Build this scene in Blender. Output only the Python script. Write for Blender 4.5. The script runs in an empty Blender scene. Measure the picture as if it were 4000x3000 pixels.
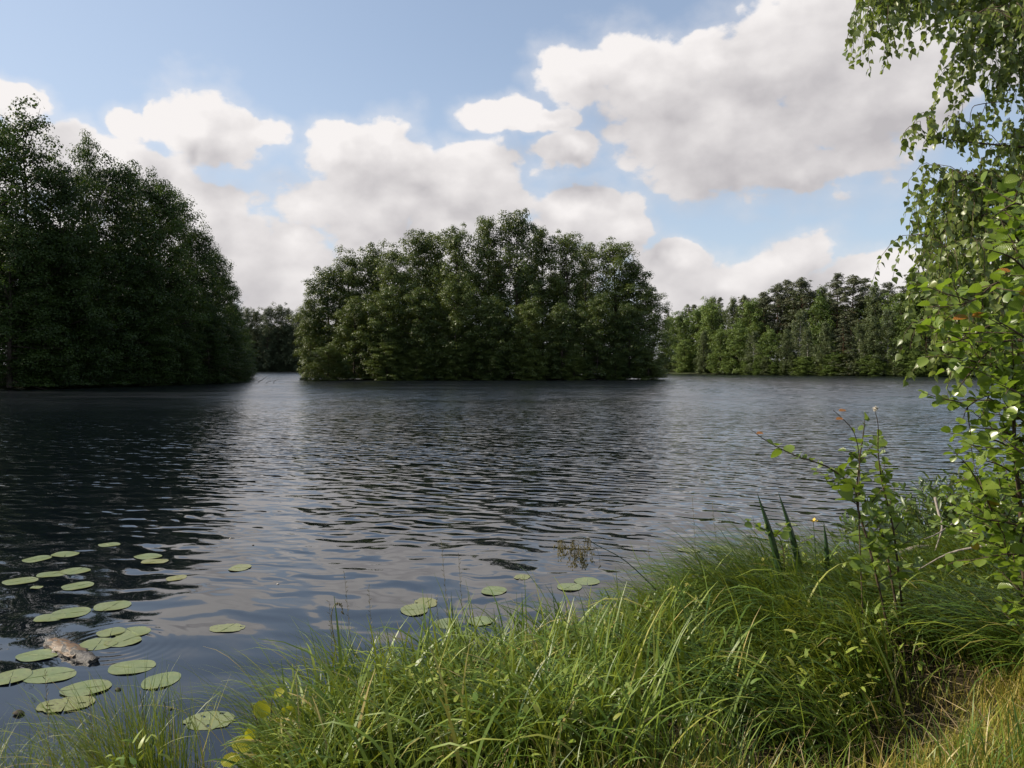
import bpy, math, random
import numpy as np
from mathutils import Matrix, Vector

R = math.radians
SC = bpy.context.scene
COL = SC.collection

# ------------------------------------------------------------------ camera
PITCH = R(1.36)
CAM_H = 2.2
cam_data = bpy.data.cameras.new('camera')
cam_data.sensor_width = 36.0
cam_data.lens = 27.0
cam_data.clip_start = 0.05
cam_data.clip_end = 6000
cam = bpy.data.objects.new('camera', cam_data)
COL.objects.link(cam)
cam.location = (0, 0, CAM_H)
cam.rotation_euler = (math.pi / 2 - PITCH, 0, 0)
SC.camera = cam

SUN_AZ = -80.0      # degrees from the view direction (+Y), negative = left
SUN_EL = 38.0
EXPOSURE = 0.3
SC.view_settings.view_transform = 'Standard'
SC.view_settings.look = 'None'
SC.view_settings.exposure = EXPOSURE
SC.view_settings.gamma = 1.0
SC.view_settings.use_curve_mapping = False
SC.render.engine = 'CYCLES'
cy = SC.cycles
cy.max_bounces = 4
cy.diffuse_bounces = 2
cy.glossy_bounces = 2
cy.transmission_bounces = 2
cy.transparent_max_bounces = 6
cy.caustics_reflective = False
cy.caustics_refractive = False
cy.sample_clamp_indirect = 4.0


# ------------------------------------------------------------------ tiny node language
class NT:
    def __init__(self, tree):
        self.t = tree
        self.n = tree.nodes
        self.l = tree.links

    def node(self, kind, **kw):
        n = self.n.new(kind)
        for k, v in kw.items():
            setattr(n, k, v)
        return n

    def put(self, sock, val):
        if isinstance(val, bpy.types.NodeSocket):
            self.l.new(val, sock)
        elif isinstance(val, (tuple, list)):
            if len(sock.default_value) == 4 and len(val) == 3:
                val = (*val, 1.0)
            sock.default_value = val
        else:
            sock.default_value = val

    def m(self, op, a, b=0.0, c=0.0, clamp=False):
        n = self.node('ShaderNodeMath', operation=op, use_clamp=clamp)
        self.put(n.inputs[0], a)
        self.put(n.inputs[1], b)
        self.put(n.inputs[2], c)
        return n.outputs[0]

    def v(self, op, a, b=None, c=None, scale=None):
        n = self.node('ShaderNodeVectorMath', operation=op)
        self.put(n.inputs[0], a)
        if b is not None:
            self.put(n.inputs[1], b)
        if c is not None:
            self.put(n.inputs[2], c)
        if scale is not None:
            self.put(n.inputs['Scale'], scale)
        return n.outputs['Value'] if op in ('LENGTH', 'DOT_PRODUCT', 'DISTANCE') else n.outputs[0]

    def noise(self, vec, scale, detail=3, rough=0.5, dist=0.0, col=False):
        n = self.node('ShaderNodeTexNoise')
        self.put(n.inputs['Vector'], vec)
        n.inputs['Scale'].default_value = scale
        n.inputs['Detail'].default_value = detail
        n.inputs['Roughness'].default_value = rough
        n.inputs['Distortion'].default_value = dist
        return n.outputs['Color' if col else 0]

    def remap(self, x, a, b, c=0.0, d=1.0, smooth=True):
        n = self.node('ShaderNodeMapRange')
        n.interpolation_type = 'SMOOTHSTEP' if smooth else 'LINEAR'
        self.put(n.inputs[0], x)
        for i, q in enumerate((a, b, c, d)):
            self.put(n.inputs[i + 1], q)
        return n.outputs[0]

    def mix(self, f, a, b):
        n = self.node('ShaderNodeMix', data_type='RGBA')
        self.put(n.inputs[0], f)
        self.put(n.inputs[6], a)
        self.put(n.inputs[7], b)
        return n.outputs[2]

    def sep(self, vec):
        n = self.node('ShaderNodeSeparateXYZ')
        self.put(n.inputs[0], vec)
        return n.outputs

    def comb(self, x, y, z):
        n = self.node('ShaderNodeCombineXYZ')
        for i, q in enumerate((x, y, z)):
            self.put(n.inputs[i], q)
        return n.outputs[0]


KPX = 4000.0 / 2212.0


def ray(u, v):
    """direction of a pixel given in the 2212 x 1659 frame"""
    cx = (u * KPX - 2000) / 3000
    cyy = (1500 - v * KPX) / 3000
    f = Vector((0, math.cos(PITCH), -math.sin(PITCH)))
    up = Vector((0, math.sin(PITCH), math.cos(PITCH)))
    return Vector((1, 0, 0)) * cx + up * cyy + f


def at(u, v, y):
    d = ray(u, v)
    return np.array((d.x / d.y * y, y, CAM_H + d.z / d.y * y))


def on(u, v, z=0.0):
    d = ray(u, v)
    k = (z - CAM_H) / d.z
    return np.array((d.x * k, d.y * k, z))


# ------------------------------------------------------------------ sky
world = bpy.data.worlds.new('World')
SC.world = world
world.use_nodes = True
SKY_STRENGTH = 0.12


def build_world():
    w = NT(world.node_tree)
    w.n.clear()
    out = w.node('ShaderNodeOutputWorld')
    bg = w.node('ShaderNodeBackground')
    bg.inputs[1].default_value = SKY_STRENGTH
    w.l.new(bg.outputs[0], out.inputs[0])
    sky = w.node('ShaderNodeTexSky', sky_type='NISHITA')
    sky.sun_disc = False
    sky.sun_elevation = R(SUN_EL)
    sky.sun_rotation = R(SUN_AZ)
    sky.air_density = 1.0
    sky.dust_density = 0.6
    sky.ozone_density = 1.6
    tc = w.node('ShaderNodeTexCoord')
    D = w.v('NORMALIZE', tc.outputs['Generated'])
    dx, dy, dz = w.sep(D)
    hyp = w.m('SQRT', w.m('ADD', w.m('MULTIPLY', dx, dx), w.m('MULTIPLY', dy, dy)))
    a = w.m('ARCTAN2', dx, dy)
    e = w.m('ARCTAN2', dz, hyp)
    AE = w.comb(a, e, 0.0)
    # cloud bodies: centre and half size in the 2212 x 1659 frame, turned into directions
    blobs = [
        (395, 262, 95, 78), (250, 268, 70, 42), (470, 300, 110, 52), (560, 296, 80, 30), (330, 230, 40, 40),
        (15, 222, 75, 38), (120, 330, 140, 62), (260, 370, 130, 62), (430, 440, 120, 72),
        (500, 540, 190, 110), (640, 600, 150, 110), (330, 560, 300, 110), (640, 500, 60, 40),
        (745, 335, 95, 62), (860, 335, 110, 72), (960, 390, 150, 80), (800, 440, 210, 80), (1020, 440, 170, 80),
        (1270, 465, 130, 75), (1365, 470, 52, 62), (1080, 550, 290, 110), (820, 560, 170, 80),
        (1075, 262, 75, 33), (1185, 280, 70, 26), (1225, 335, 65, 36),
        (1255, 185, 80, 66), (1400, 175, 140, 85), (1530, 270, 240, 110), (1720, 130, 190, 135), (1640, 312, 230, 90),
        (1850, 200, 200, 190), (1960, 200, 130, 110), (1560, 130, 90, 60), (1760, 362, 130, 42), (2170, 80, 140, 110),
        (1475, 548, 80, 42), (1560, 600, 190, 66), (1700, 580, 115, 66), (1640, 670, 330, 60), (1900, 610, 120, 52), (2050, 620, 190, 62),
        (-260, 400, 330, 160), (2600, 560, 300, 150), (2750, 100, 260, 130), (-500, 60, 300, 120),
        (500, -420, 420, 150), (1500, -560, 420, 170), (2400, -480, 300, 120), (-500, -500, 300, 140),
    ]
    # warp, so that outlines billow
    wn = w.noise(D, 5.0, 5, 0.60, col=True)
    wn = w.v('SUBTRACT', wn, (0.5, 0.5, 0.5))
    AEw = w.v('MULTIPLY_ADD', wn, (0.13, 0.10, 0.0), AE)

    def field(P):
        cur = None
        for (u, v, ru, rv) in blobs:
            d = ray(u, v)
            a0 = math.atan2(d.x, d.y)
            e0 = math.atan2(d.z, math.hypot(d.x, d.y))
            dist = math.hypot(u * KPX - 2000, v * KPX - 1500)
            k = 1.0 / (1 + (dist / 3000) ** 2)
            ra = ru * KPX / 3000 * (1 / (1 + ((u * KPX - 2000) / 3000) ** 2)) * 1.04
            re = rv * KPX / 3000 * (1 / (1 + ((v * KPX - 1429) / 3000) ** 2)) * 1.04
            s = (1 / ra, 1 / re, 0)
            q = w.v('MULTIPLY_ADD', P, s, (-a0 / ra, -e0 / re, 0))
            L = w.v('LENGTH', q)
            cur = L if cur is None else w.m('SMOOTH_MIN', cur, L, 0.22)
        return w.m('SUBTRACT', 1.0, cur)

    def puffs(V):
        n1 = w.noise(V, 7.0, 8, 0.62)
        vo = w.node('ShaderNodeTexVoronoi', feature='F1')
        w.put(vo.inputs['Vector'], V)
        vo.inputs['Scale'].default_value = 22.0
        vo.inputs['Detail'].default_value = 1.0
        vo.inputs['Roughness'].default_value = 0.5
        b = w.m('SUBTRACT', 0.42, vo.outputs['Distance'])
        return w.m('ADD', w.m('MULTIPLY', w.m('SUBTRACT', n1, 0.5), 1.5), w.m('MULTIPLY', b, 0.42))

    F = w.m('ADD', field(AEw), 0.22)
    Fu = w.m('ADD', field(w.v('ADD', AEw, (-0.03, 0.045, 0.0))), 0.22)
    # clouds of the rest of the sky, outside the frame
    gen = w.noise(w.v('MULTIPLY', D, (1, 1, 2.0)), 2.2, 4, 0.5)
    outside = w.m('MAXIMUM', w.remap(w.m('ABSOLUTE', a), 0.75, 1.05), w.remap(e, 0.62, 0.85))
    G = w.m('MULTIPLY', w.m('SUBTRACT', gen, 0.52), 5.0)
    G = w.m('ADD', G, w.m('MULTIPLY', w.m('SUBTRACT', 1.0, outside), -4.0))
    F = w.m('MAXIMUM', F, G)
    Fu = w.m('MAXIMUM', Fu, G)
    Vn = w.v('MULTIPLY', D, (1.0, 1.0, 1.5))
    Vn = w.v('ADD', Vn, w.v('SCALE', wn, scale=0.03))
    p0 = puffs(Vn)
    sunoff = Vector((-0.030, -0.004, 0.034))
    p1 = puffs(w.v('ADD', Vn, tuple(sunoff)))
    dens = w.m('ADD', F, p0)
    # soft below, crisp above
    slope = w.m('SUBTRACT', F, Fu)           # > 0 on upper-left faces
    alpha = w.remap(dens, 0.0, 0.27)
    thin = w.remap(dens, -0.5, 0.45, 0.0, 0.42)
    alpha = w.m('MAXIMUM', alpha, thin)
    # light: rim facing the sun is white, thick bodies and undersides go grey
    rel = w.m('SUBTRACT', p0, p1)
    deep = w.remap(F, 0.05, 0.75)
    lit = w.m('ADD', w.m('MULTIPLY', rel, 0.55), w.m('MULTIPLY', slope, 0.55))
    lit = w.m('ADD', lit, w.m('MULTIPLY', deep, -0.36))
    # brighter towards the sun (left)
    side = w.remap(a, -0.65, 0.5, 0.16, -0.04)
    lit = w.m('ADD', lit, w.m('ADD', side, 0.68), clamp=True)
    k = 1.0 / SKY_STRENGTH
    grey = (0.43 * k, 0.412 * k, 0.425 * k)
    white = (0.76 * k, 0.73 * k, 0.72 * k)
    ccol = w.mix(lit, grey, white)
    skyc = sky.outputs[0]
    # pale milky air near the horizon and towards the sun
    hz = w.remap(e, 0.0, 0.45, 0.60, 0.30)
    hz = w.m('ADD', hz, w.remap(a, -0.75, 0.1, 0.22, 0.0), clamp=True)
    skyc = w.mix(hz, skyc, (0.50 * k, 0.57 * k, 0.67 * k))
    final = w.mix(alpha, skyc, ccol)
    # low clouds merge into pale air
    low = w.remap(e, -0.02, 0.16, 0.55, 0.0)
    final = w.mix(low, final, (0.60 * k, 0.58 * k, 0.585 * k))
    w.l.new(final, bg.inputs[0])
    return bg


build_world()
world.cycles.sampling_method = 'MANUAL'
world.cycles.sample_map_resolution = 512

sun_data = bpy.data.lights.new('sun', 'SUN')
sun_data.energy = 5.0
sun_data.angle = R(0.5)
sun_data.color = (1.0, 0.90, 0.74)
sun = bpy.data.objects.new('sun', sun_data)
COL.objects.link(sun)
sdir = Vector((math.sin(R(SUN_AZ)) * math.cos(R(SUN_EL)), math.cos(R(SUN_AZ)) * math.cos(R(SUN_EL)), math.sin(R(SUN_EL))))
sun.rotation_euler = sdir.to_track_quat('Z', 'Y').to_euler()


# ------------------------------------------------------------------ helpers
def tag(o, label=None, cat=None, group=None, kind=None):
    if label: o['label'] = label
    if cat: o['category'] = cat
    if group: o['group'] = group
    if kind: o['kind'] = kind
    return o


def empty(name, loc, label=None, cat=None, group=None, rz=0.0):
    o = bpy.data.objects.new(name, None)
    o.empty_display_size = 0.2
    COL.objects.link(o)
    o.location = tuple(float(q) for q in loc)
    o.rotation_euler = (0, 0, rz)
    return tag(o, label, cat, group)


class Geo:
    def __init__(self):
        self.V, self.F, self.T, self.n = [], [], [], 0

    def add(self, verts, faces, tint=0.5):
        verts = np.asarray(verts, dtype=np.float32).reshape(-1, 3)
        faces = np.asarray(faces, dtype=np.int64)
        self.V.append(verts)
        self.F.append(faces + self.n)
        t = np.empty(len(verts), dtype=np.float32)
        t[:] = tint
        self.T.append(t)
        self.n += len(verts)

    def mesh(self, name, mat, origin=(0, 0, 0), smooth=False):
        V = np.concatenate(self.V) - np.asarray(origin, dtype=np.float32)
        loops, sizes = [], []
        for f in self.F:
            loops.append(f.reshape(-1))
            sizes.append(np.full(len(f), f.shape[1], dtype=np.int32))
        loops = np.concatenate(loops).astype(np.int32)
        sizes = np.concatenate(sizes)
        me = bpy.data.meshes.new(name)
        me.vertices.add(len(V))
        me.vertices.foreach_set('co', V.astype(np.float32).reshape(-1))
        me.loops.add(len(loops))
        me.loops.foreach_set('vertex_index', loops)
        me.polygons.add(len(sizes))
        starts = np.concatenate(([0], np.cumsum(sizes)[:-1])).astype(np.int32)
        me.polygons.foreach_set('loop_start', starts)
        me.polygons.foreach_set('loop_total', sizes)
        if smooth:
            me.polygons.foreach_set('use_smooth', np.ones(len(sizes), dtype=bool))
        me.update(calc_edges=True)
        at_ = me.attributes.new('tint', 'FLOAT', 'POINT')
        at_.data.foreach_set('value', np.concatenate(self.T))
        me.materials.append(mat)
        return me

    def build(self, name, mat, parent=None, origin=(0, 0, 0), smooth=False):
        me = self.mesh(name, mat, origin, smooth)
        o = bpy.data.objects.new(name, me)
        COL.objects.link(o)
        if parent is None:
            o.location = tuple(float(q) for q in origin)
        else:
            o.parent = parent
        return o


def spline(pts, n):
    """Catmull-Rom through pts"""
    P = np.asarray(pts, dtype=float)
    if len(P) == 2:
        t = np.linspace(0, 1, n)[:, None]
        return P[0] * (1 - t) + P[1] * t
    Q = np.vstack([2 * P[0] - P[1], P, 2 * P[-1] - P[-2]])
    out = []
    for t in np.linspace(0, len(P) - 1 - 1e-9, n):
        i = int(t)
        f = t - i
        a, b, c, d = Q[i], Q[i + 1], Q[i + 2], Q[i + 3]
        out.append(0.5 * ((2 * b) + (-a + c) * f + (2 * a - 5 * b + 4 * c - d) * f * f + (-a + 3 * b - 3 * c + d) * f ** 3))
    return np.array(out)


def tube(g, path, radii, sides=5, tint=0.5, cap=False):
    P = np.asarray(path, dtype=float)
    n = len(P)
    rr = np.broadcast_to(np.asarray(radii, dtype=float), (n,))
    T = np.gradient(P, axis=0)
    T /= np.linalg.norm(T, axis=1)[:, None] + 1e-9
    ref = np.where(np.abs(T[:, 2:3]) > 0.9, np.array([[1.0, 0, 0]]), np.array([[0, 0, 1.0]]))
    A = np.cross(T, ref)
    A /= np.linalg.norm(A, axis=1)[:, None] + 1e-9
    for i in range(1, n):
        # keep frames aligned
        a = A[i - 1] - T[i] * np.dot(A[i - 1], T[i])
        A[i] = a / (np.linalg.norm(a) + 1e-9)
    B = np.cross(T, A)
    th = np.linspace(0, 2 * np.pi, sides, endpoint=False)
    ring = P[:, None, :] + rr[:, None, None] * (np.cos(th)[None, :, None] * A[:, None, :] + np.sin(th)[None, :, None] * B[:, None, :])
    i = np.arange(n - 1)[:, None] * sides
    j = np.arange(sides)[None, :]
    jn = (j + 1) % sides
    F = np.stack([i + j, i + jn, i + sides + jn, i + sides + j], axis=-1).reshape(-1, 4)
    g.add(ring.reshape(-1, 3), F, tint)
    if cap:
        c0 = g.n
        g.add([P[-1]], np.zeros((0, 3), dtype=int), tint)
        last = c0 - sides
        idx = np.array([[last + k - c0 + 0, last + (k + 1) % sides - c0, 0] for k in range(sides)])
        g.F.append(idx + c0)


def norm(v):
    return v / (np.linalg.norm(v, axis=-1, keepdims=True) + 1e-9)


# ------------------------------------------------------------------ materials
def new_mat(name):
    m = bpy.data.materials.new(name)
    m.use_nodes = True
    t = NT(m.node_tree)
    t.n.clear()
    out = t.node('ShaderNodeOutputMaterial')
    return m, t, out


def principled(t, color, rough=0.6, spec=0.5, normal=None):
    b = t.node('ShaderNodeBsdfPrincipled')
    t.put(b.inputs['Base Color'], color)
    t.put(b.inputs['Roughness'], rough)
    t.put(b.inputs['Specular IOR Level'], spec)
    if normal is not None:
        t.put(b.inputs['Normal'], normal)
    return b


def bump(t, h, dist, strength=1.0):
    n = t.node('ShaderNodeBump')
    n.inputs['Distance'].default_value = dist
    n.inputs['Strength'].default_value = strength
    t.put(n.inputs['Height'], h)
    return n.outputs[0]


def leaf_mat(name, dark, light, trans=0.35, rough=0.45, spec=0.4, nscale=0.6, transcol=None, warm=None, vein=False):
    """leaf colour varies per leaf (tint), per tree (object random) and over the crown (noise)"""
    m, t, out = new_mat(name)
    at_ = t.node('ShaderNodeAttribute', attribute_name='tint')
    oi = t.node('ShaderNodeObjectInfo')
    tc = t.node('ShaderNodeTexCoord')
    nz = t.noise(tc.outputs['Object'], nscale, 3, 0.6)
    f = t.m('ADD', t.m('MULTIPLY', at_.outputs['Fac'], 0.6), t.m('MULTIPLY', t.m('SUBTRACT', nz, 0.5), 1.0))
    f = t.m('ADD', f, t.m('MULTIPLY', t.m('SUBTRACT', oi.outputs['Random'], 0.3), 0.5), clamp=True)
    c = t.mix(f, dark, light)
    if warm:
        c = t.mix(t.remap(at_.outputs['Fac'], 0.972, 0.985), c, warm[0])
    nrm = None
    if vein:
        wv = t.node('ShaderNodeTexWave', wave_type='BANDS', bands_direction='Y')
        sx, sy, sz = t.sep(tc.outputs['Object'])
        q = t.comb(0.0, t.m('SUBTRACT', sy, t.m('MULTIPLY', t.m('ABSOLUTE', sx), 0.8)), 0.0)
        t.put(wv.inputs['Vector'], q)
        wv.inputs['Scale'].default_value = 2.6
        c = t.mix(t.m('MULTIPLY', wv.outputs['Fac'], 0.22), c, tuple(min(1, q_ * 1.8) for q_ in light))
        nrm = bump(t, wv.outputs['Fac'], 0.004, 0.5)
    p = principled(t, c, rough, spec, nrm)
    tr = t.node('ShaderNodeBsdfTranslucent')
    tcx = transcol or tuple(q * s for q, s in zip(light, (1.5, 1.35, 0.6)))
    t.put(tr.inputs['Color'], t.mix(0.65, c, tcx))
    ms = t.node('ShaderNodeMixShader')
    ms.inputs[0].default_value = trans
    t.l.new(p.outputs[0], ms.inputs[1])
    t.l.new(tr.outputs[0], ms.inputs[2])
    t.l.new(ms.outputs[0], out.inputs[0])
    return m


def bark_mat(name, c1, c2, scale=8.0, stretch=(1, 1, 0.25), birch=False):
    m, t, out = new_mat(name)
    tc = t.node('ShaderNodeTexCoord')
    q = t.v('MULTIPLY', tc.outputs['Object'], stretch)
    nz = t.noise(q, scale, 6, 0.65)
    c = t.mix(t.remap(nz, 0.35, 0.65), c1, c2)
    if birch:
        n2 = t.noise(t.v('MULTIPLY', tc.outputs['Object'], (1, 1, 6.0)), 3.0, 4, 0.6)
        c = t.mix(t.remap(n2, 0.56, 0.62), c, (0.03, 0.025, 0.02))
    p = principled(t, c, 0.85, 0.25, bump(t, nz, 0.02, 0.6))
    t.l.new(p.outputs[0], out.inputs[0])
    return m


M = {}
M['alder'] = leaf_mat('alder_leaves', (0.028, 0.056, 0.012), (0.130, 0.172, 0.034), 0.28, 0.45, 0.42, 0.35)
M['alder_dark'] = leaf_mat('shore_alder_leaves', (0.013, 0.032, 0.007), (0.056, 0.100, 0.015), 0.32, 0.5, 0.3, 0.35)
M['oak'] = leaf_mat('broadleaf_leaves', (0.070, 0.120, 0.024), (0.160, 0.220, 0.048), 0.3, 0.5, 0.35, 0.3)
M['birch'] = leaf_mat('distant_birch_leaves', (0.070, 0.100, 0.042), (0.150, 0.185, 0.078), 0.25, 0.5, 0.4, 0.3)
M['pine'] = leaf_mat('pine_needles', (0.040, 0.055, 0.028), (0.105, 0.115, 0.050), 0.12, 0.6, 0.3, 0.3)
M['far'] = leaf_mat('far_shore_leaves', (0.045, 0.068, 0.034), (0.105, 0.130, 0.060), 0.25, 0.55, 0.3, 0.3)
M['bark'] = bark_mat('dark_bark', (0.030, 0.024, 0.018), (0.085, 0.070, 0.055), 3.0)
M['pinebark'] = bark_mat('pine_bark', (0.10, 0.055, 0.032), (0.19, 0.11, 0.065), 3.0)
M['birchbark'] = bark_mat('birch_bark', (0.40, 0.38, 0.35), (0.62, 0.60, 0.56), 4.0, birch=True)
M['twig'] = bark_mat('twig_bark', (0.045, 0.032, 0.022), (0.12, 0.085, 0.055), 60.0)
M['deadwood'] = bark_mat('grey_dead_wood', (0.14, 0.12, 0.10), (0.32, 0.28, 0.24), 30.0)
M['near_birch'] = leaf_mat('hanging_birch_leaves', (0.120, 0.170, 0.040), (0.330, 0.370, 0.095), 0.46, 0.36, 0.6, 1.2, transcol=(0.22, 0.30, 0.03))
M['near_alder'] = leaf_mat('shrub_leaves', (0.075, 0.135, 0.022), (0.240, 0.310, 0.045), 0.44, 0.28, 0.6, 1.2,
                           transcol=(0.26, 0.40, 0.02), warm=((0.42, 0.12, 0.03), 0.985), vein=True)
M['sapling'] = leaf_mat('sapling_leaves', (0.070, 0.125, 0.022), (0.210, 0.280, 0.045), 0.42, 0.30, 0.55, 1.2,
                        transcol=(0.24, 0.34, 0.02), warm=((0.36, 0.11, 0.045), 0.985), vein=True)
M['willow'] = leaf_mat('willow_leaves', (0.050, 0.095, 0.028), (0.150, 0.205, 0.055), 0.3, 0.38, 0.5, 1.5)
M['yellow_leaf'] = leaf_mat('yellow_leaves', (0.26, 0.26, 0.015), (0.42, 0.42, 0.03), 0.5, 0.35, 0.4, 2.0, transcol=(0.60, 0.58, 0.02), vein=True)
M['herb'] = leaf_mat('herb_leaves', (0.060, 0.120, 0.025), (0.150, 0.220, 0.045), 0.35, 0.4, 0.4, 2.0)


def grass_mat(name, stops, trans=0.27, rough=0.42, spec=0.4):
    m, t, out = new_mat(name)
    at_ = t.node('ShaderNodeAttribute', attribute_name='tint')
    geo = t.node('ShaderNodeNewGeometry')
    nz = t.noise(geo.outputs['Position'], 1.6, 3, 0.6)
    f = t.m('ADD', at_.outputs['Fac'], t.m('MULTIPLY', t.m('SUBTRACT', nz, 0.5), 0.35), clamp=True)
    r = t.node('ShaderNodeValToRGB')
    el = r.color_ramp.elements
    while len(el) < len(stops):
        el.new(0.5)
    for i, (p_, c_) in enumerate(stops):
        el[i].position = p_
        el[i].color = (*c_, 1)
    t.put(r.inputs[0], f)
    p = principled(t, r.outputs[0], rough, spec)
    tr = t.node('ShaderNodeBsdfTranslucent')
    t.put(tr.inputs['Color'], t.mix(0.5, r.outputs[0], (0.30, 0.32, 0.02)))
    ms = t.node('ShaderNodeMixShader')
    ms.inputs[0].default_value = trans
    t.l.new(p.outputs[0], ms.inputs[1])
    t.l.new(tr.outputs[0], ms.inputs[2])
    t.l.new(ms.outputs[0], out.inputs[0])
    return m


M['sedge'] = grass_mat('sedge_blades', [(0.0, (0.035, 0.085, 0.012)), (0.45, (0.120, 0.190, 0.022)), (0.8, (0.250, 0.300, 0.040)), (1.0, (0.42, 0.33, 0.12))])
M['tall'] = grass_mat('tall_grass_blades', [(0.0, (0.026, 0.068, 0.010)), (0.45, (0.090, 0.155, 0.020)), (0.8, (0.280, 0.320, 0.035)), (1.0, (0.34, 0.27, 0.09))])
M['turf'] = grass_mat('short_turf_blades', [(0.0, (0.080, 0.115, 0.018)), (0.4, (0.21, 0.22, 0.030)), (0.7, (0.38, 0.31, 0.060)), (1.0, (0.50, 0.33, 0.11))], 0.3, 0.5, 0.3)
M['straw'] = grass_mat('dead_straw', [(0.0, (0.16, 0.11, 0.055)), (1.0, (0.42, 0.33, 0.18))], 0.15, 0.6, 0.3)
M['iris'] = grass_mat('iris_leaf', [(0.0, (0.020, 0.050, 0.020)), (1.0, (0.045, 0.090, 0.030))], 0.15, 0.4, 0.5)
M['flower'] = grass_mat('yellow_petal', [(0.0, (0.70, 0.42, 0.02)), (1.0, (0.80, 0.55, 0.03))], 0.2, 0.5, 0.3)
M['fluff'] = grass_mat('pale_fluff', [(0.0, (0.62, 0.55, 0.45)), (1.0, (0.75, 0.68, 0.58))], 0.2, 0.8, 0.2)
M['seed'] = grass_mat('brown_spikelets', [(0.0, (0.10, 0.085, 0.035)), (1.0, (0.24, 0.20, 0.08))], 0.1, 0.6, 0.3)


def soil_mat():
    m, t, out = new_mat('bank_soil')
    geo = t.node('ShaderNodeNewGeometry')
    n1 = t.noise(geo.outputs['Position'], 3.0, 8, 0.7)
    n2 = t.noise(geo.outputs['Position'], 40.0, 4, 0.7)
    c = t.mix(t.remap(n1, 0.35, 0.65), (0.022, 0.017, 0.011), (0.050, 0.040, 0.022))
    c = t.mix(t.remap(n2, 0.55, 0.75), c, (0.10, 0.075, 0.04))
    p = principled(t, c, 0.95, 0.15, bump(t, n2, 0.03, 0.8))
    t.l.new(p.outputs[0], out.inputs[0])
    return m


def land_mat():
    m, t, out = new_mat('forest_floor')
    geo = t.node('ShaderNodeNewGeometry')
    n1 = t.noise(geo.outputs['Position'], 0.4, 6, 0.7)
    c = t.mix(t.remap(n1, 0.4, 0.6), (0.018, 0.020, 0.010), (0.040, 0.050, 0.020))
    p = principled(t, c, 0.95, 0.1)
    t.l.new(p.outputs[0], out.inputs[0])
    return m


M['soil'] = soil_mat()
M['land'] = land_mat()

LOG = on(255, 1395)
LOG_XY = (float(LOG[0]), float(LOG[1]))


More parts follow.
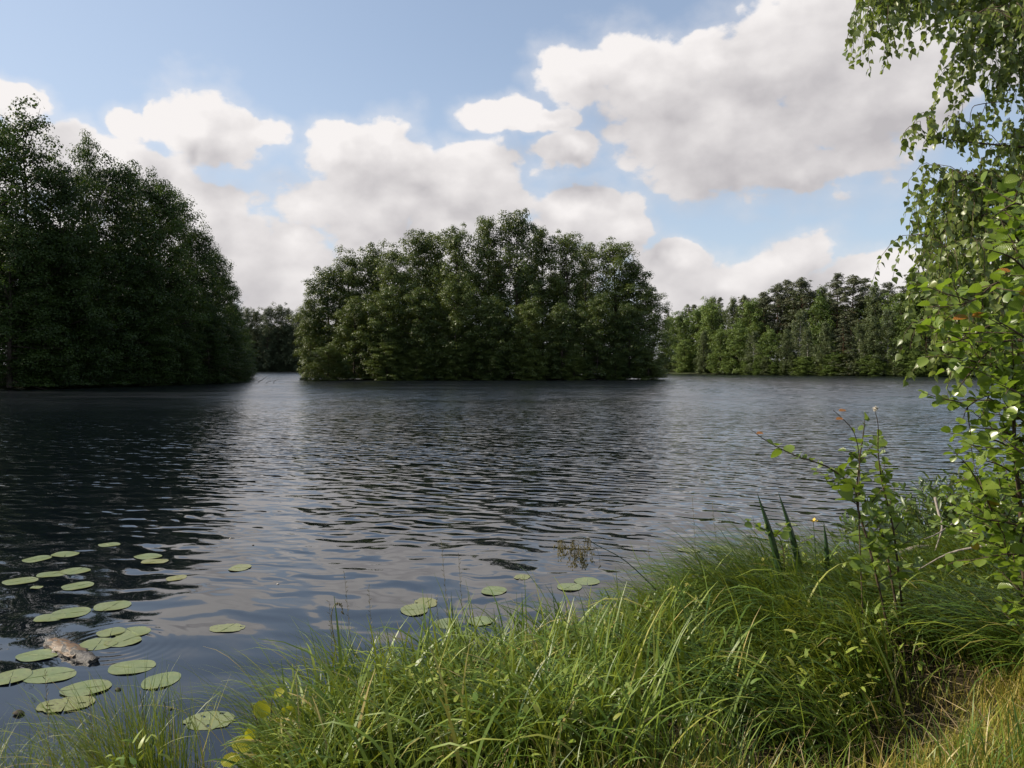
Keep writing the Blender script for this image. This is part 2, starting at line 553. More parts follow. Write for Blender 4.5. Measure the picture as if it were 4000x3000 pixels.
def water_mat():
    m, t, out = new_mat('lake_water')
    geo = t.node('ShaderNodeNewGeometry')
    P = geo.outputs['Position']
    px, py, pz = t.sep(P)
    # long crests that run almost across the view, falling a little to the right
    c_, s_ = math.cos(R(-14)), math.sin(R(-14))
    xr = t.m('ADD', t.m('MULTIPLY', px, c_), t.m('MULTIPLY', py, s_))
    yr = t.m('SUBTRACT', t.m('MULTIPLY', py, c_), t.m('MULTIPLY', px, s_))
    half = (0.5, 0.5, 0.5)

    def slopes(sx, sy, detail, rough, off, dist=0.0):
        q = t.comb(t.m('MULTIPLY', xr, sx), t.m('MULTIPLY', yr, sy), off)
        n = t.noise(q, 1.0, detail, rough, dist, col=True)
        return t.v('SUBTRACT', n, half)

    # wave trains: (heading of the crest line in degrees, wavelength, slope)
    wq = t.noise(t.comb(px, py, 0.0), 0.45, 2, 0.5, col=True)
    Pw = t.v('MULTIPLY_ADD', t.v('SUBTRACT', wq, half), (1.1, 1.1, 0.0), P)
    wq2 = t.noise(t.comb(px, py, 5.0), 2.2, 2, 0.5, col=True)
    Pw = t.v('MULTIPLY_ADD', t.v('SUBTRACT', wq2, half), (0.22, 0.22, 0.0), Pw)

    def train(items, ph0):
        acc = None
        for i, (deg, lam, amp) in enumerate(items):
            th = R(deg + 90)
            k = 2 * math.pi / lam
            q = t.v('DOT_PRODUCT', Pw, (math.cos(th) * k, math.sin(th) * k, 0.0))
            c = t.m('COSINE', t.m('ADD', q, ph0 + i * 1.9))
            vv = t.v('SCALE', (math.cos(th) * amp, math.sin(th) * amp, 0.0), scale=c)
            acc = vv if acc is None else t.v('ADD', acc, vv)
        return acc

    low = train([(-30, 0.72, 0.018), (-8, 1.05, 0.012), (14, 0.60, 0.014), (-48, 0.55, 0.012)], 0.0)
    mid = train([(-36, 0.31, 0.030), (-22, 0.26, 0.026), (-5, 0.35, 0.028), (-52, 0.32, 0.016), (20, 0.22, 0.018), (-14, 0.16, 0.020)], 2.0)
    s3 = slopes(5.0, 13.0, 3, 0.6, 3.1)            # capillary texture
    s2 = slopes(1.6, 4.2, 2, 0.5, 7.3, 0.4)
    patch = t.noise(t.comb(t.m('MULTIPLY', px, 0.03), t.m('MULTIPLY', py, 0.09), 0.0), 1.0, 3, 0.5)
    patch = t.remap(patch, 0.35, 0.65, 0.65, 1.25)
    grp = t.noise(t.comb(px, py, 2.0), 0.35, 2, 0.5)
    grp = t.remap(grp, 0.35, 0.65, 0.55, 1.25)
    # lee of the near bank and of the lily pads: calm water close in
    near = t.remap(py, 5.0, 13.0)
    farf = t.remap(py, 18.0, 60.0, 1.0, 0.2)
    al = t.m('MULTIPLY', t.m('ADD', t.m('MULTIPLY', near, 0.55), 0.75), farf)
    am = t.m('MULTIPLY', t.m('ADD', t.m('MULTIPLY', near, 1.2), 0.12), t.m('MULTIPLY', t.m('MULTIPLY', patch, grp), farf))
    a2 = t.m('MULTIPLY', t.m('MULTIPLY', t.remap(py, 9.0, 22.0, 0.02, 0.30), t.remap(py, 24.0, 80.0, 1.0, 0.25)), patch)
    a3 = t.m('MULTIPLY', t.m('MULTIPLY', t.remap(py, 7.0, 22.0, 0.02, 0.42), t.remap(py, 24.0, 80.0, 1.0, 0.25)), patch)
    tot = t.v('ADD', t.v('SCALE', low, scale=al), t.v('SCALE', mid, scale=am))
    tot = t.v('ADD', tot, t.v('MULTIPLY', t.v('SCALE', s2, scale=a2), (0.5, 1.0, 0.0)))
    tot = t.v('ADD', tot, t.v('MULTIPLY', t.v('SCALE', s3, scale=a3), (0.6, 1.0, 0.0)))
    # rings round the drifting log
    rx = t.m('SUBTRACT', px, LOG_XY[0])
    ry = t.m('SUBTRACT', py, LOG_XY[1])
    rr = t.m('SQRT', t.m('ADD', t.m('MULTIPLY', rx, rx), t.m('MULTIPLY', ry, ry)))
    ringa = t.m('MULTIPLY', t.m('SINE', t.m('MULTIPLY', rr, 75.0)), t.remap(rr, 0.12, 0.8, 0.028, 0.0))
    ringa = t.m('DIVIDE', ringa, t.m('MAXIMUM', rr, 0.05))
    tot = t.v('ADD', tot, t.comb(t.m('MULTIPLY', rx, ringa), t.m('MULTIPLY', ry, ringa), 0.0))
    nrm = t.v('NORMALIZE', t.v('ADD', tot, (0, 0, 1)))
    s4 = slopes(0.55, 0.20, 3, 0.65, 11.0)          # gust streaks seen far out
    s5 = slopes(1.6, 0.9, 2, 0.6, 13.0)
    a4 = t.remap(py, 22.0, 70.0, 0.0, 0.13)
    tot = t.v('ADD', tot, t.v('MULTIPLY', t.v('ADD', t.v('SCALE', s4, scale=a4), t.v('SCALE', s5, scale=t.m('MULTIPLY', a4, 2.4))), (0.25, 1.0, 0.0)))
    tot = t.v('ADD', tot, t.comb(0.0, t.remap(py, 7.0, 50.0, 0.0, -0.062, False), 0.0))
    nrm = t.v('NORMALIZE', t.v('ADD', tot, (0, 0, 1)))
    gust = t.noise(t.comb(t.m('MULTIPLY', px, 0.10), t.m('MULTIPLY', py, 0.16), 4.0), 1.0, 4, 0.65)
    rough = t.m('MULTIPLY', t.remap(py, 14.0, 55.0, 0.015, 0.24, False), t.remap(gust, 0.35, 0.65, 0.75, 1.1))
    body = (0.0030, 0.0048, 0.0075)
    p = principled(t, body, rough, 0.5, nrm)
    p.inputs['IOR'].default_value = 1.55
    t.l.new(p.outputs[0], out.inputs[0])
    return m


M['water'] = water_mat()

# ------------------------------------------------------------------ terrain and water
SHORE = np.array([(-60, 1.0), (-15, 3.0), (-6, 3.55), (-3.2, 3.66), (-1.9, 3.78), (-1.35, 4.05), (-0.9, 4.45), (-0.2, 4.8), (0.6, 5.1), (1.2, 5.65),
                  (2.0, 6.1), (3.2, 6.55), (4.5, 7.1), (7, 8.2), (12, 10), (30, 14), (90, 20)], dtype=float)


def inland(x, y):
    """distance to the near shoreline, positive on the bank"""
    x = np.asarray(x, dtype=float)
    y = np.asarray(y, dtype=float)
    best = np.full(x.shape, 1e9)
    for a, b in zip(SHORE[:-1], SHORE[1:]):
        ab = b - a
        t = np.clip(((x - a[0]) * ab[0] + (y - a[1]) * ab[1]) / (ab @ ab), 0, 1)
        d = np.hypot(x - a[0] - t * ab[0], y - a[1] - t * ab[1])
        best = np.minimum(best, d)
    ys = np.interp(x, SHORE[:, 0], SHORE[:, 1])
    return np.where(y < ys, best, -best)


def bank_z(x, y):
    s = inland(x, y)
    z = 0.30 * np.clip((s + 0.05) / 0.55, 0, 1) ** 0.8 + 0.27 * np.clip((s - 0.4) / 2.2, 0, 1)
    z = np.where(s < -0.05, np.maximum(-0.9, (s + 0.05) * 0.5), z)
    bumps = 0.035 * np.sin(x * 2.3 + y * 1.1) * np.cos(y * 2.9 - x * 0.7) + 0.02 * np.sin(x * 6.1) * np.sin(y * 5.3)
    left = np.clip((-0.9 - x) / 0.8, 0, 1)
    z = z * (1 - 0.45 * left * (s > 0))
    z = z + 0.17 * np.clip((x - 0.5) / 0.9, 0, 1) * np.exp(-((s - 0.8) / 0.7) ** 2) * np.clip((s + 0.02) / 0.3, 0, 1)
    z = z - 0.55 * np.exp(-((x + 0.405 * y) / 0.13) ** 2) * np.clip((y - 2.6) / 0.5, 0, 1)
    z = z - 0.10 * np.exp(-((x - 1.85) / 0.75) ** 4 - ((s - 1.98) / 0.28) ** 2)
    return z + bumps * np.clip(s / 0.4, 0, 1)


def build_terrain():
    xs = np.concatenate([np.linspace(-60, -6, 19)[:-1], np.linspace(-6, 8, 95)[:-1], np.linspace(8, 90, 24)])
    ys = np.concatenate([np.linspace(-60, -1, 14)[:-1], np.linspace(-1, 9, 80)[:-1], np.linspace(9, 26, 18)])
    X, Y = np.meshgrid(xs, ys)
    Z = bank_z(X, Y)
    nx, ny = len(xs), len(ys)
    i = (np.arange(ny - 1)[:, None] * nx + np.arange(nx - 1)[None, :])
    F = np.stack([i, i + 1, i + nx + 1, i + nx], axis=-1).reshape(-1, 4)
    g = Geo()
    g.add(np.stack([X, Y, Z], -1).reshape(-1, 3), F)
    tag(g.build('near_bank', M['soil'], smooth=True), kind='structure')
    # lake surface
    g = Geo()
    xs = np.array([-1800, -200, -60, -20, 0, 20, 60, 200, 1800], dtype=float)
    ys = np.array([-60, 3, 10, 30, 80, 200, 600, 2200], dtype=float)
    X, Y = np.meshgrid(xs, ys)
    nx, ny = len(xs), len(ys)
    i = (np.arange(ny - 1)[:, None] * nx + np.arange(nx - 1)[None, :])
    F = np.stack([i, i + 1, i + nx + 1, i + nx], axis=-1).reshape(-1, 4)
    g.add(np.stack([X, Y, X * 0], -1).reshape(-1, 3), F)
    tag(g.build('lake_water', M['water']), kind='structure')


FAR = np.array([(-260, 300), (-120, 292), (-60, 286), (-20, 282), (15, 262), (36, 225), (44, 205), (60, 186), (85, 163), (115, 152), (160, 146), (260, 150), (420, 170)], dtype=float)
PEN = np.array([(-150, 22), (-90, 40), (-62, 58), (-49, 72), (-41, 82), (-37, 95), (-39, 112), (-46, 133), (-53, 148), (-62, 152), (-80, 156), (-150, 170)], dtype=float)


def build_far_land():
    g = Geo()
    rows = []
    for k, z in ((-0.006, -0.4), (0.004, 0.25), (0.03, 0.6), (0.3, 1.2), (9, 3.0)):
        rows.append(np.column_stack([FAR * (1 + k), np.full(len(FAR), z)]))
    V = np.array(rows).reshape(-1, 3)
    n = len(FAR)
    F = [(r * n + c, r * n + c + 1, (r + 1) * n + c + 1, (r + 1) * n + c) for r in range(4) for c in range(n - 1)]
    g.add(V, F)
    tag(g.build('far_bank', M['land'], smooth=True), kind='structure')
    g = Geo()
    c = np.array([-130.0, 95.0])
    rows = []
    for k, z in ((-0.012, -0.4), (0.012, 0.2), (0.10, 0.7), (0.5, 1.2), (0.97, 1.4)):
        rows.append(np.column_stack([PEN + (c - PEN) * k, np.full(len(PEN), z)]))
    V = np.array(rows).reshape(-1, 3)
    n = len(PEN)
    F = [(r * n + q, (r + 1) * n + q, (r + 1) * n + q + 1, r * n + q + 1) for r in range(4) for q in range(n - 1)]
    g.add(V, F)
    tag(g.build('left_headland', M['land'], smooth=True), kind='structure')
    # island
    g = Geo()
    th = np.linspace(0, 2 * np.pi, 40, endpoint=False)
    rows = []
    for k, z in ((1.06, -0.4), (1.0, 0.12), (0.9, 0.4), (0.5, 0.8), (0.02, 0.9)):
        wob = 1 + 0.05 * np.sin(3 * th + 1) + 0.03 * np.sin(7 * th)
        rows.append(np.column_stack([-4 + 23 * k * wob * np.cos(th), 131 + 13.5 * k * wob * np.sin(th), np.full(40, z)]))
    V = np.array(rows).reshape(-1, 3)
    F = [(r * 40 + q, r * 40 + (q + 1) % 40, (r + 1) * 40 + (q + 1) % 40, (r + 1) * 40 + q) for r in range(4) for q in range(40)]
    g.add(V, F)
    tag(g.build('island_ground', M['land'], smooth=True), kind='structure')


build_terrain()
build_far_land()


# ------------------------------------------------------------------ trees
def tree_meshes(seed, kind):
    """trunk mesh (with limbs) and crown mesh for a tree 1 unit = 1 m, height 20"""
    rs = np.random.RandomState(seed)
    H = 20.0
    P = dict(
        # base, radius, limbs, clusters, leaves, leaf size, cluster radii, elev low/high, profile power, top sparse
        alder=dict(base=0.02, rad=4.9, limbs=60, cl=5, lv=120, ls=0.25, cr=(1.22, 0.90), el=(-22, 50), up=1.0, nrm=0.45),
        tallalder=dict(base=0.06, rad=4.0, limbs=56, cl=5, lv=105, ls=0.24, cr=(1.05, 0.85), el=(-12, 55), up=1.0, nrm=0.45),
        shore=dict(base=0.02, rad=4.8, limbs=64, cl=6, lv=115, ls=0.21, cr=(1.15, 0.88), el=(-16, 50), up=1.1, nrm=0.45),
        airy=dict(base=0.16, rad=4.5, limbs=54, cl=7, lv=66, ls=0.21, cr=(0.95, 0.60), el=(0, 50), up=1.0, nrm=0.6),
        oak=dict(base=0.02, rad=5.2, limbs=66, cl=7, lv=36, ls=0.38, cr=(1.15, 0.85), el=(-12, 55), up=1.0, nrm=0.45),
        birch=dict(base=0.03, rad=4.0, limbs=70, cl=7, lv=34, ls=0.32, cr=(0.65, 1.15), el=(5, 60), up=1.0, nrm=0.2),
        pine=dict(base=0.22, rad=4.6, limbs=46, cl=7, lv=44, ls=0.30, cr=(0.85, 0.26), el=(-6, 34), up=1.0, nrm=0.6),
        spruce=dict(base=0.06, rad=4.2, limbs=76, cl=5, lv=30, ls=0.32, cr=(0.70, 0.24), el=(-18, 16), up=1.0, nrm=0.6),
    )[kind]
    g = Geo()
    # trunk
    k = 11
    tz = np.linspace(0, 1, k)
    wob = np.cumsum(rs.normal(0, 0.10, (k, 2)), axis=0) * tz[:, None]
    trunk = np.column_stack([wob, tz * H * 0.97])
    tr = 0.23 * (1 - tz) ** 0.8 + 0.02
    tr[0] *= 1.35
    tube(g, trunk, tr, 7)
    leaves_c, leaves_w = [], []
    L = P['limbs']
    for i in range(L):
        u = (i + rs.rand()) / L
        u = u ** (1.1 if kind != 'pine' else 0.8)
        hfrac = P['base'] + (0.985 - P['base']) * u
        az = i * 2.39996 + rs.normal(0, 0.35)
        if kind in ('alder', 'shore', 'oak', 'airy', 'tallalder'):
            prof = (1 - u ** 2.7) ** 0.62 * (0.74 + 0.26 * min(1, u / 0.22))
        elif kind == 'birch':
            prof = (1 - u ** 1.8) ** 0.8 * (0.6 + 0.4 * min(1, u / 0.3))
        elif kind == 'pine':
            prof = (1 - u ** 1.5) ** 0.8 * (0.65 + 0.35 * min(1, u / 0.3)) * rs.uniform(0.7, 1.2)
        else:
            prof = (1 - u) ** 0.85 + 0.04
        ln = P['rad'] * prof * rs.uniform(0.62, 1.15) + 0.35
        elev = R(P['el'][0] + (P['el'][1] - P['el'][0]) * u ** P['up'] + rs.normal(0, 8))
        base = np.array([np.interp(hfrac * H, trunk[:, 2], trunk[:, 0]), np.interp(hfrac * H, trunk[:, 2], trunk[:, 1]), min(hfrac * H, H * 0.96)])
        d = np.array([math.cos(az), math.sin(az), min(1.6, math.tan(elev))])
        s = np.linspace(0, 1, 5)[:, None]
        curve = {'spruce': -0.10, 'birch': -0.12}.get(kind, 0.10)
        path = base + d * ln * s + np.array([0, 0, 1.0]) * (curve * ln) * s ** 2
        path += rs.normal(0, 0.05, path.shape) * s * ln * 0.5
        tube(g, path, np.linspace(0.02 + 0.016 * ln, 0.012, 5), 4)
        side = np.array([-math.sin(az), math.cos(az), 0.0])
        nc = max(2, int(round(P['cl'] * (0.4 + 0.7 * ln / P['rad']))))
        for j in range(nc):
            f = 0.28 + 0.75 * (j + rs.rand() * 0.8) / nc
            f = min(f, 1.04)
            pt = base + d * ln * f + np.array([0, 0, 1.0]) * (curve * ln) * f * f
            off = side * rs.normal(0, 0.30) * ln * (0.35 + 0.5 * (1 - abs(f - 0.6))) * 0.6 + np.array([0, 0, rs.normal(0.0, 0.32 if kind in ('pine', 'spruce') else 0.6)])
            c = pt + off
            if kind == 'birch':
                c[2] -= 0.4
            if rs.rand() < 0.5:
                tube(g, np.array([pt, (pt + c) / 2 + (0, 0, 0.04), c]), np.array([0.016, 0.012, 0.007]), 3)
            leaves_c.append(c)
            leaves_w.append(rs.uniform(0.65, 1.3))
    C = np.array(leaves_c)
    W = np.array(leaves_w)
    per = np.maximum(4, (P['lv'] * W ** 1.5).astype(int))
    idx = np.repeat(np.arange(len(C)), per)
    n = len(idx)
    wv = W[idx][:, None]
    off = rs.normal(0, 1, (n, 3))
    off = norm(off) * (0.35 + 0.65 * rs.rand(n, 1) ** 0.7)
    off[:, 2] = np.where(rs.rand(n) < 0.6, np.abs(off[:, 2]), off[:, 2])
    off *= np.array([P['cr'][0], P['cr'][0], P['cr'][1]]) * wv
    # droop at a clump's rim
    off[:, 2] -= 0.25 * (off[:, 0] ** 2 + off[:, 1] ** 2) / P['cr'][0]
    pos = C[idx] + off
    pos[:, 2] = np.maximum(pos[:, 2], 0.15 + 0.25 * rs.rand(n))
    nr = rs.normal(0, 0.30, (n, 3)) + np.array([0, 0, P['nrm']]) + norm(off) * 1.0
    nr = norm(nr)
    ax = norm(np.cross(nr, norm(rs.normal(0, 1, (n, 3)))))
    bx = np.cross(nr, ax)
    sz = (P['ls'] * rs.uniform(0.6, 1.25, n))[:, None]
    wd = 0.5 if kind in ('pine', 'spruce') else 0.78
    a_ = ax * sz * 0.5
    b_ = bx * sz * 0.5 * wd
    bend = nr * sz * 0.12
    quad = np.stack([pos - a_ - bend, pos + b_ + a_ * 0.1, pos + a_ - bend, pos - b_ + a_ * 0.1], axis=1)
    gl = Geo()
    tn = np.repeat(np.clip(rs.normal(0.5, 0.2, len(C))[idx] + rs.normal(0, 0.16, n), 0, 0.97), 4)
    gl.add(quad.reshape(-1, 3), np.arange(n * 4).reshape(-1, 4), tn)
    return g, gl


TREES = {}


def tree_kind(key, seed, kind, leafm, barkm):
    g, gl = tree_meshes(seed, kind)
    TREES[key] = (g.mesh('trunk', barkm, smooth=True), gl.mesh('crown', leafm))


tree_kind('alder0', 11, 'alder', M['alder'], M['bark'])
tree_kind('alder1', 12, 'alder', M['alder'], M['bark'])
tree_kind('alder2', 13, 'tallalder', M['alder'], M['bark'])
tree_kind('alder3', 14, 'tallalder', M['alder'], M['bark'])
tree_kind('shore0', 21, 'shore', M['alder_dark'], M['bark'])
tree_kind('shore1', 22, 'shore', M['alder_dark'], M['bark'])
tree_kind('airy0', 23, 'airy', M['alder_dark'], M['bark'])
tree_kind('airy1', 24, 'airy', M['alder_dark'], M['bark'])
tree_kind('oak0', 31, 'oak', M['oak'], M['bark'])
tree_kind('oak1', 32, 'oak', M['oak'], M['bark'])
tree_kind('birch0', 41, 'birch', M['birch'], M['bark'])
tree_kind('birch1', 42, 'birch', M['birch'], M['birchbark'])
tree_kind('pine0', 51, 'pine', M['pine'], M['pinebark'])
tree_kind('pine1', 52, 'pine', M['pine'], M['pinebark'])
tree_kind('spruce0', 61, 'spruce', M['pine'], M['pinebark'])
tree_kind('far0', 71, 'oak', M['far'], M['bark'])
tree_kind('far1', 72, 'tallalder', M['far'], M['bark'])


def plant_tree(key, name, x, y, height, width, label, cat, group, rz, z0=0.15, lean=(0, 0)):
    t = empty(name, (x, y, z0), label, cat, group, rz)
    t.rotation_euler = (lean[0], lean[1], rz)
    s = height / (20.2 if key[:-1] in ('pine', 'spruce', 'birch') else 21.8)
    t.scale = (s * width, s * width, s)
    for part, me in zip(('trunk', 'crown'), TREES[key]):
        o = bpy.data.objects.new(part, me)
        COL.objects.link(o)
        o.parent = t
    return t


def height_at(v, y):
    return (CAM_H + ray(1106, v).z / ray(1106, v).y * y)


RND = random.Random(5)

# island: u, v of the top, distance, kind, width factor, label
ISL = [
    (672, 640, 121, 'alder0', 0.62, 'low bushy alder at the far left tip of the island, reaching over the water'),
    (712, 575, 124, 'alder1', 1.15, 'broad sunlit alder on the left flank of the island, first tall crown from the left'),
    (757, 545, 126, 'alder0', 0.95, 'second rounded alder crown from the left end of the island'),
    (803, 524, 127, 'alder1', 0.90, 'third alder crown from the island\'s left end, with a pointed top'),
    (852, 532, 123, 'alder0', 0.92, 'sunlit alder in front of the two higher crowns left of the island centre'),
    (898, 497, 128, 'alder2', 1.05, 'tall light topped alder left of the island centre, below the grey cloud base'),
    (945, 498, 131, 'alder3', 1.0, 'alder with two small side tops, left neighbour of the lit round crown at mid island'),
    (992, 488, 125, 'alder2', 1.05, 'alder with a sunlit yellow green top just left of the highest island trees'),
    (1058, 463, 127, 'alder3', 1.05, 'second highest tree of the island, left twin of the highest one'),
    (1117, 454, 126, 'alder2', 1.1, 'highest tree of the island, slender with a feathery top'),
    (1172, 485, 129, 'alder3', 1.05, 'slim alder directly right of the highest island tree'),
    (1222, 500, 127, 'alder2', 1.0, 'see-through alder right of centre with its bare trunk showing'),
    (1262, 520, 131, 'alder3', 0.9, 'shorter slender alder left of the notch in the island skyline'),
    (1330, 518, 125, 'alder2', 1.30, 'rounded alder right of the notch in the island skyline'),
    (1372, 560, 126, 'alder1', 0.95, 'dark alder on the right shoulder of the island'),
    (1404, 625, 124, 'alder0', 0.92, 'lowest dark alder at the right end of the island, branches touching the water'),
    # lower front trees along the water
    (765, 640, 118, 'alder1', 0.95, 'spreading alder low on the island\'s left front shore'),
    (830, 625, 117.5, 'alder0', 1.0, 'sunlit low alder on the island shore, left of the bulging bush'),
    (905, 620, 118, 'alder1', 1.05, 'low alder of the island front shore with light clumps, left of the middle'),
    (985, 600, 118, 'alder0', 0.95, 'low alder at the island shore below the sunlit yellow green top'),
    (1065, 640, 117.5, 'alder1', 0.95, 'silvery leaved low alder at the middle of the island shore'),
    (1140, 650, 118, 'alder0', 0.95, 'shaded low alder at the island shore under the highest tree'),
    (1215, 655, 118.5, 'alder1', 0.9, 'shaded low alder at the island shore under the see-through tree'),
    (1290, 640, 119, 'alder0', 0.95, 'dark low alder at the island shore under the skyline notch'),
    (1360, 655, 119.5, 'alder1', 0.95, 'dark low alder of the right island shore beside the water gap'),
]
for (u, v, y, key, wf, lab) in ISL:
    h = height_at(v, y)
    x = at(u, 790, y)[0]
    wf2 = wf * (20.0 / h) ** 0.55
    plant_tree(key, 'alder_tree', x, y, h * 1.0, wf2, lab, 'tree', 'alders on the island', RND.uniform(0, 6.28), 0.2)
for (u, v, y, lab) in [(708, 745, 115.5, 'rounded bush hanging over the water at the left end of the island'),
                       (835, 735, 115.3, 'bulging light green bush on the waterline left of the island centre'),
                       (900, 752, 115.8, 'low spreading bush at the waterline beside the bulging light green one'),
                       (985, 748, 116.0, 'bush with silvery upturned leaves at the island waterline, left of the middle'),
                       (1060, 752, 116.0, 'shaded bush at the middle of the island waterline'),
                       (1150, 760, 116.2, 'dark bush at the island waterline right of the middle'),
                       (1240, 765, 116.6, 'low dark bush at the island waterline, third from the right'),
                       (1330, 765, 117.2, 'low dark bush at the island waterline, second from the right'),
                       (1400, 752, 118.5, 'dark bush trailing into the water at the right end of the island')]:
    h = height_at(v, y)
    x = at(u, 790, y)[0]
    plant_tree(RND.choice(['alder0', 'alder1']), 'alder_bush', x, y, h, 2.3, lab, 'bush', 'bushes along the island shore', RND.uniform(0, 6.28), 0.0)
for i in range(10):
    u = 740 + i * 66
    v = 560 + (abs(i - 4.5) ** 1.6) * 6
    y = 138 + (i % 3) * 1.5
    plant_tree(RND.choice(['alder2', 'alder3', 'alder1']), 'alder_tree', at(u, 790, y)[0] * 0.97, y, height_at(v, y), 1.0,
               'alder standing at the back of the island, glimpsed between the front crowns', 'tree', 'alders at the back of the island', RND.uniform(0, 6.28), 0.4)

# left headland
HEAD = [
    (-12, 250, 74, 'airy1', 1.05, 'tall open crowned tree cut by the left edge of the frame'),
    (62, 226, 78, 'airy0', 1.05, 'highest tree of the left headland, sky showing through its crown'),
    (190, 285, 84, 'airy1', 0.62, 'thin feathery tree top rising behind the left headland crowns'),
    (130, 350, 76, 'shore0', 0.95, 'full dark tree just right of the highest tree on the left headland'),
    (255, 340, 84, 'shore1', 1.05, 'broad round dark tree in the middle of the left headland skyline'),
    (300, 345, 90, 'airy0', 0.8, 'tree with wispy top twigs behind the round one on the left headland'),
    (348, 385, 90, 'shore0', 0.9, 'pointed dark tree on the falling skyline of the left headland, above the slope'),
    (395, 425, 97, 'airy1', 0.95, 'ragged see-through crown on the falling skyline of the left headland'),
    (430, 485, 100, 'shore1', 0.85, 'dark tree where the left headland skyline drops steeply'),
    (462, 540, 106, 'shore0', 0.85, 'tree with side boughs sticking out to the right on the left headland'),
    (488, 590, 115, 'shore1', 0.85, 'lower dark tree near the tip of the left headland'),
    (508, 655, 126, 'shore0', 0.85, 'second last low tree before the tip of the left headland'),
    (516, 715, 136, 'shore1', 0.9, 'last low tree at the tip of the left headland, leaning over the water'),
    (20, 470, 71, 'shore1', 1.1, 'dark shaded tree low on the left headland at the frame edge'),
    (95, 500, 74, 'shore0', 1.1, 'dark shaded lower tree on the left headland under the highest crown'),
    (175, 480, 78, 'shore1', 1.1, 'dark lower tree of the left headland with lit leaves shining through at its left'),
    (245, 520, 82, 'shore0', 1.1, 'dark lower tree in the middle of the left headland shore'),
    (315, 545, 86, 'shore1', 1.1, 'shaded lower tree of the left headland shore right of its middle'),
    (375, 590, 92, 'shore0', 1.05, 'shaded lower tree close to the bend of the left headland shore'),
    (425, 640, 98, 'shore1', 1.05, 'low dark tree at the bend of the left headland, boughs over the water'),
    (462, 690, 106, 'shore0', 1.0, 'small dark tree overhanging the water beyond the bend of the left headland'),
]
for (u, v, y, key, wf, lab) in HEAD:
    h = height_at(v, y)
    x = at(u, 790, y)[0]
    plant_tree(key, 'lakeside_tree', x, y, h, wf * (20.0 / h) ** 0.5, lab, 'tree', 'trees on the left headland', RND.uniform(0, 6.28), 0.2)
for i, (x, y) in enumerate([(-46, 76), (-43, 80), (-40.2, 85), (-38.6, 90), (-37.8, 96), (-38.6, 103), (-40.4, 112), (-43.3, 121), (-46.3, 130), (-50, 141), (-52, 147)]):
    plant_tree(RND.choice(['shore0', 'shore1']), 'shore_bush', x, y, RND.uniform(5.5, 8.0), 1.9,
               'dark bush hanging over the shaded left headland shore, %s' % ['nearest to the camera', 'second from the frame edge', 'third from the frame edge', 'just before the bend', 'at the near side of the bend', 'right at the bend', 'just past the bend', 'second past the bend', 'fourth from the tip', 'second from the tip', 'at the very tip'][i], 'bush', 'bushes along the left headland shore', RND.uniform(0, 6.28), 0.0)
for i in range(16):
    y = 72 + i * 5.2
    x = -57 - RND.uniform(0, 7) if y < 125 else -63 - RND.uniform(0, 5)
    h = RND.uniform(17, 21) if y < 100 else RND.uniform(12, 16)
    plant_tree(RND.choice(['shore0', 'shore1', 'airy0']), 'lakeside_tree', x, y, h, 1.05,
               'dark tree standing deeper in the left headland wood, behind the shore trees', 'tree', 'trees deeper in the left headland wood', RND.uniform(0, 6.28), 0.8)

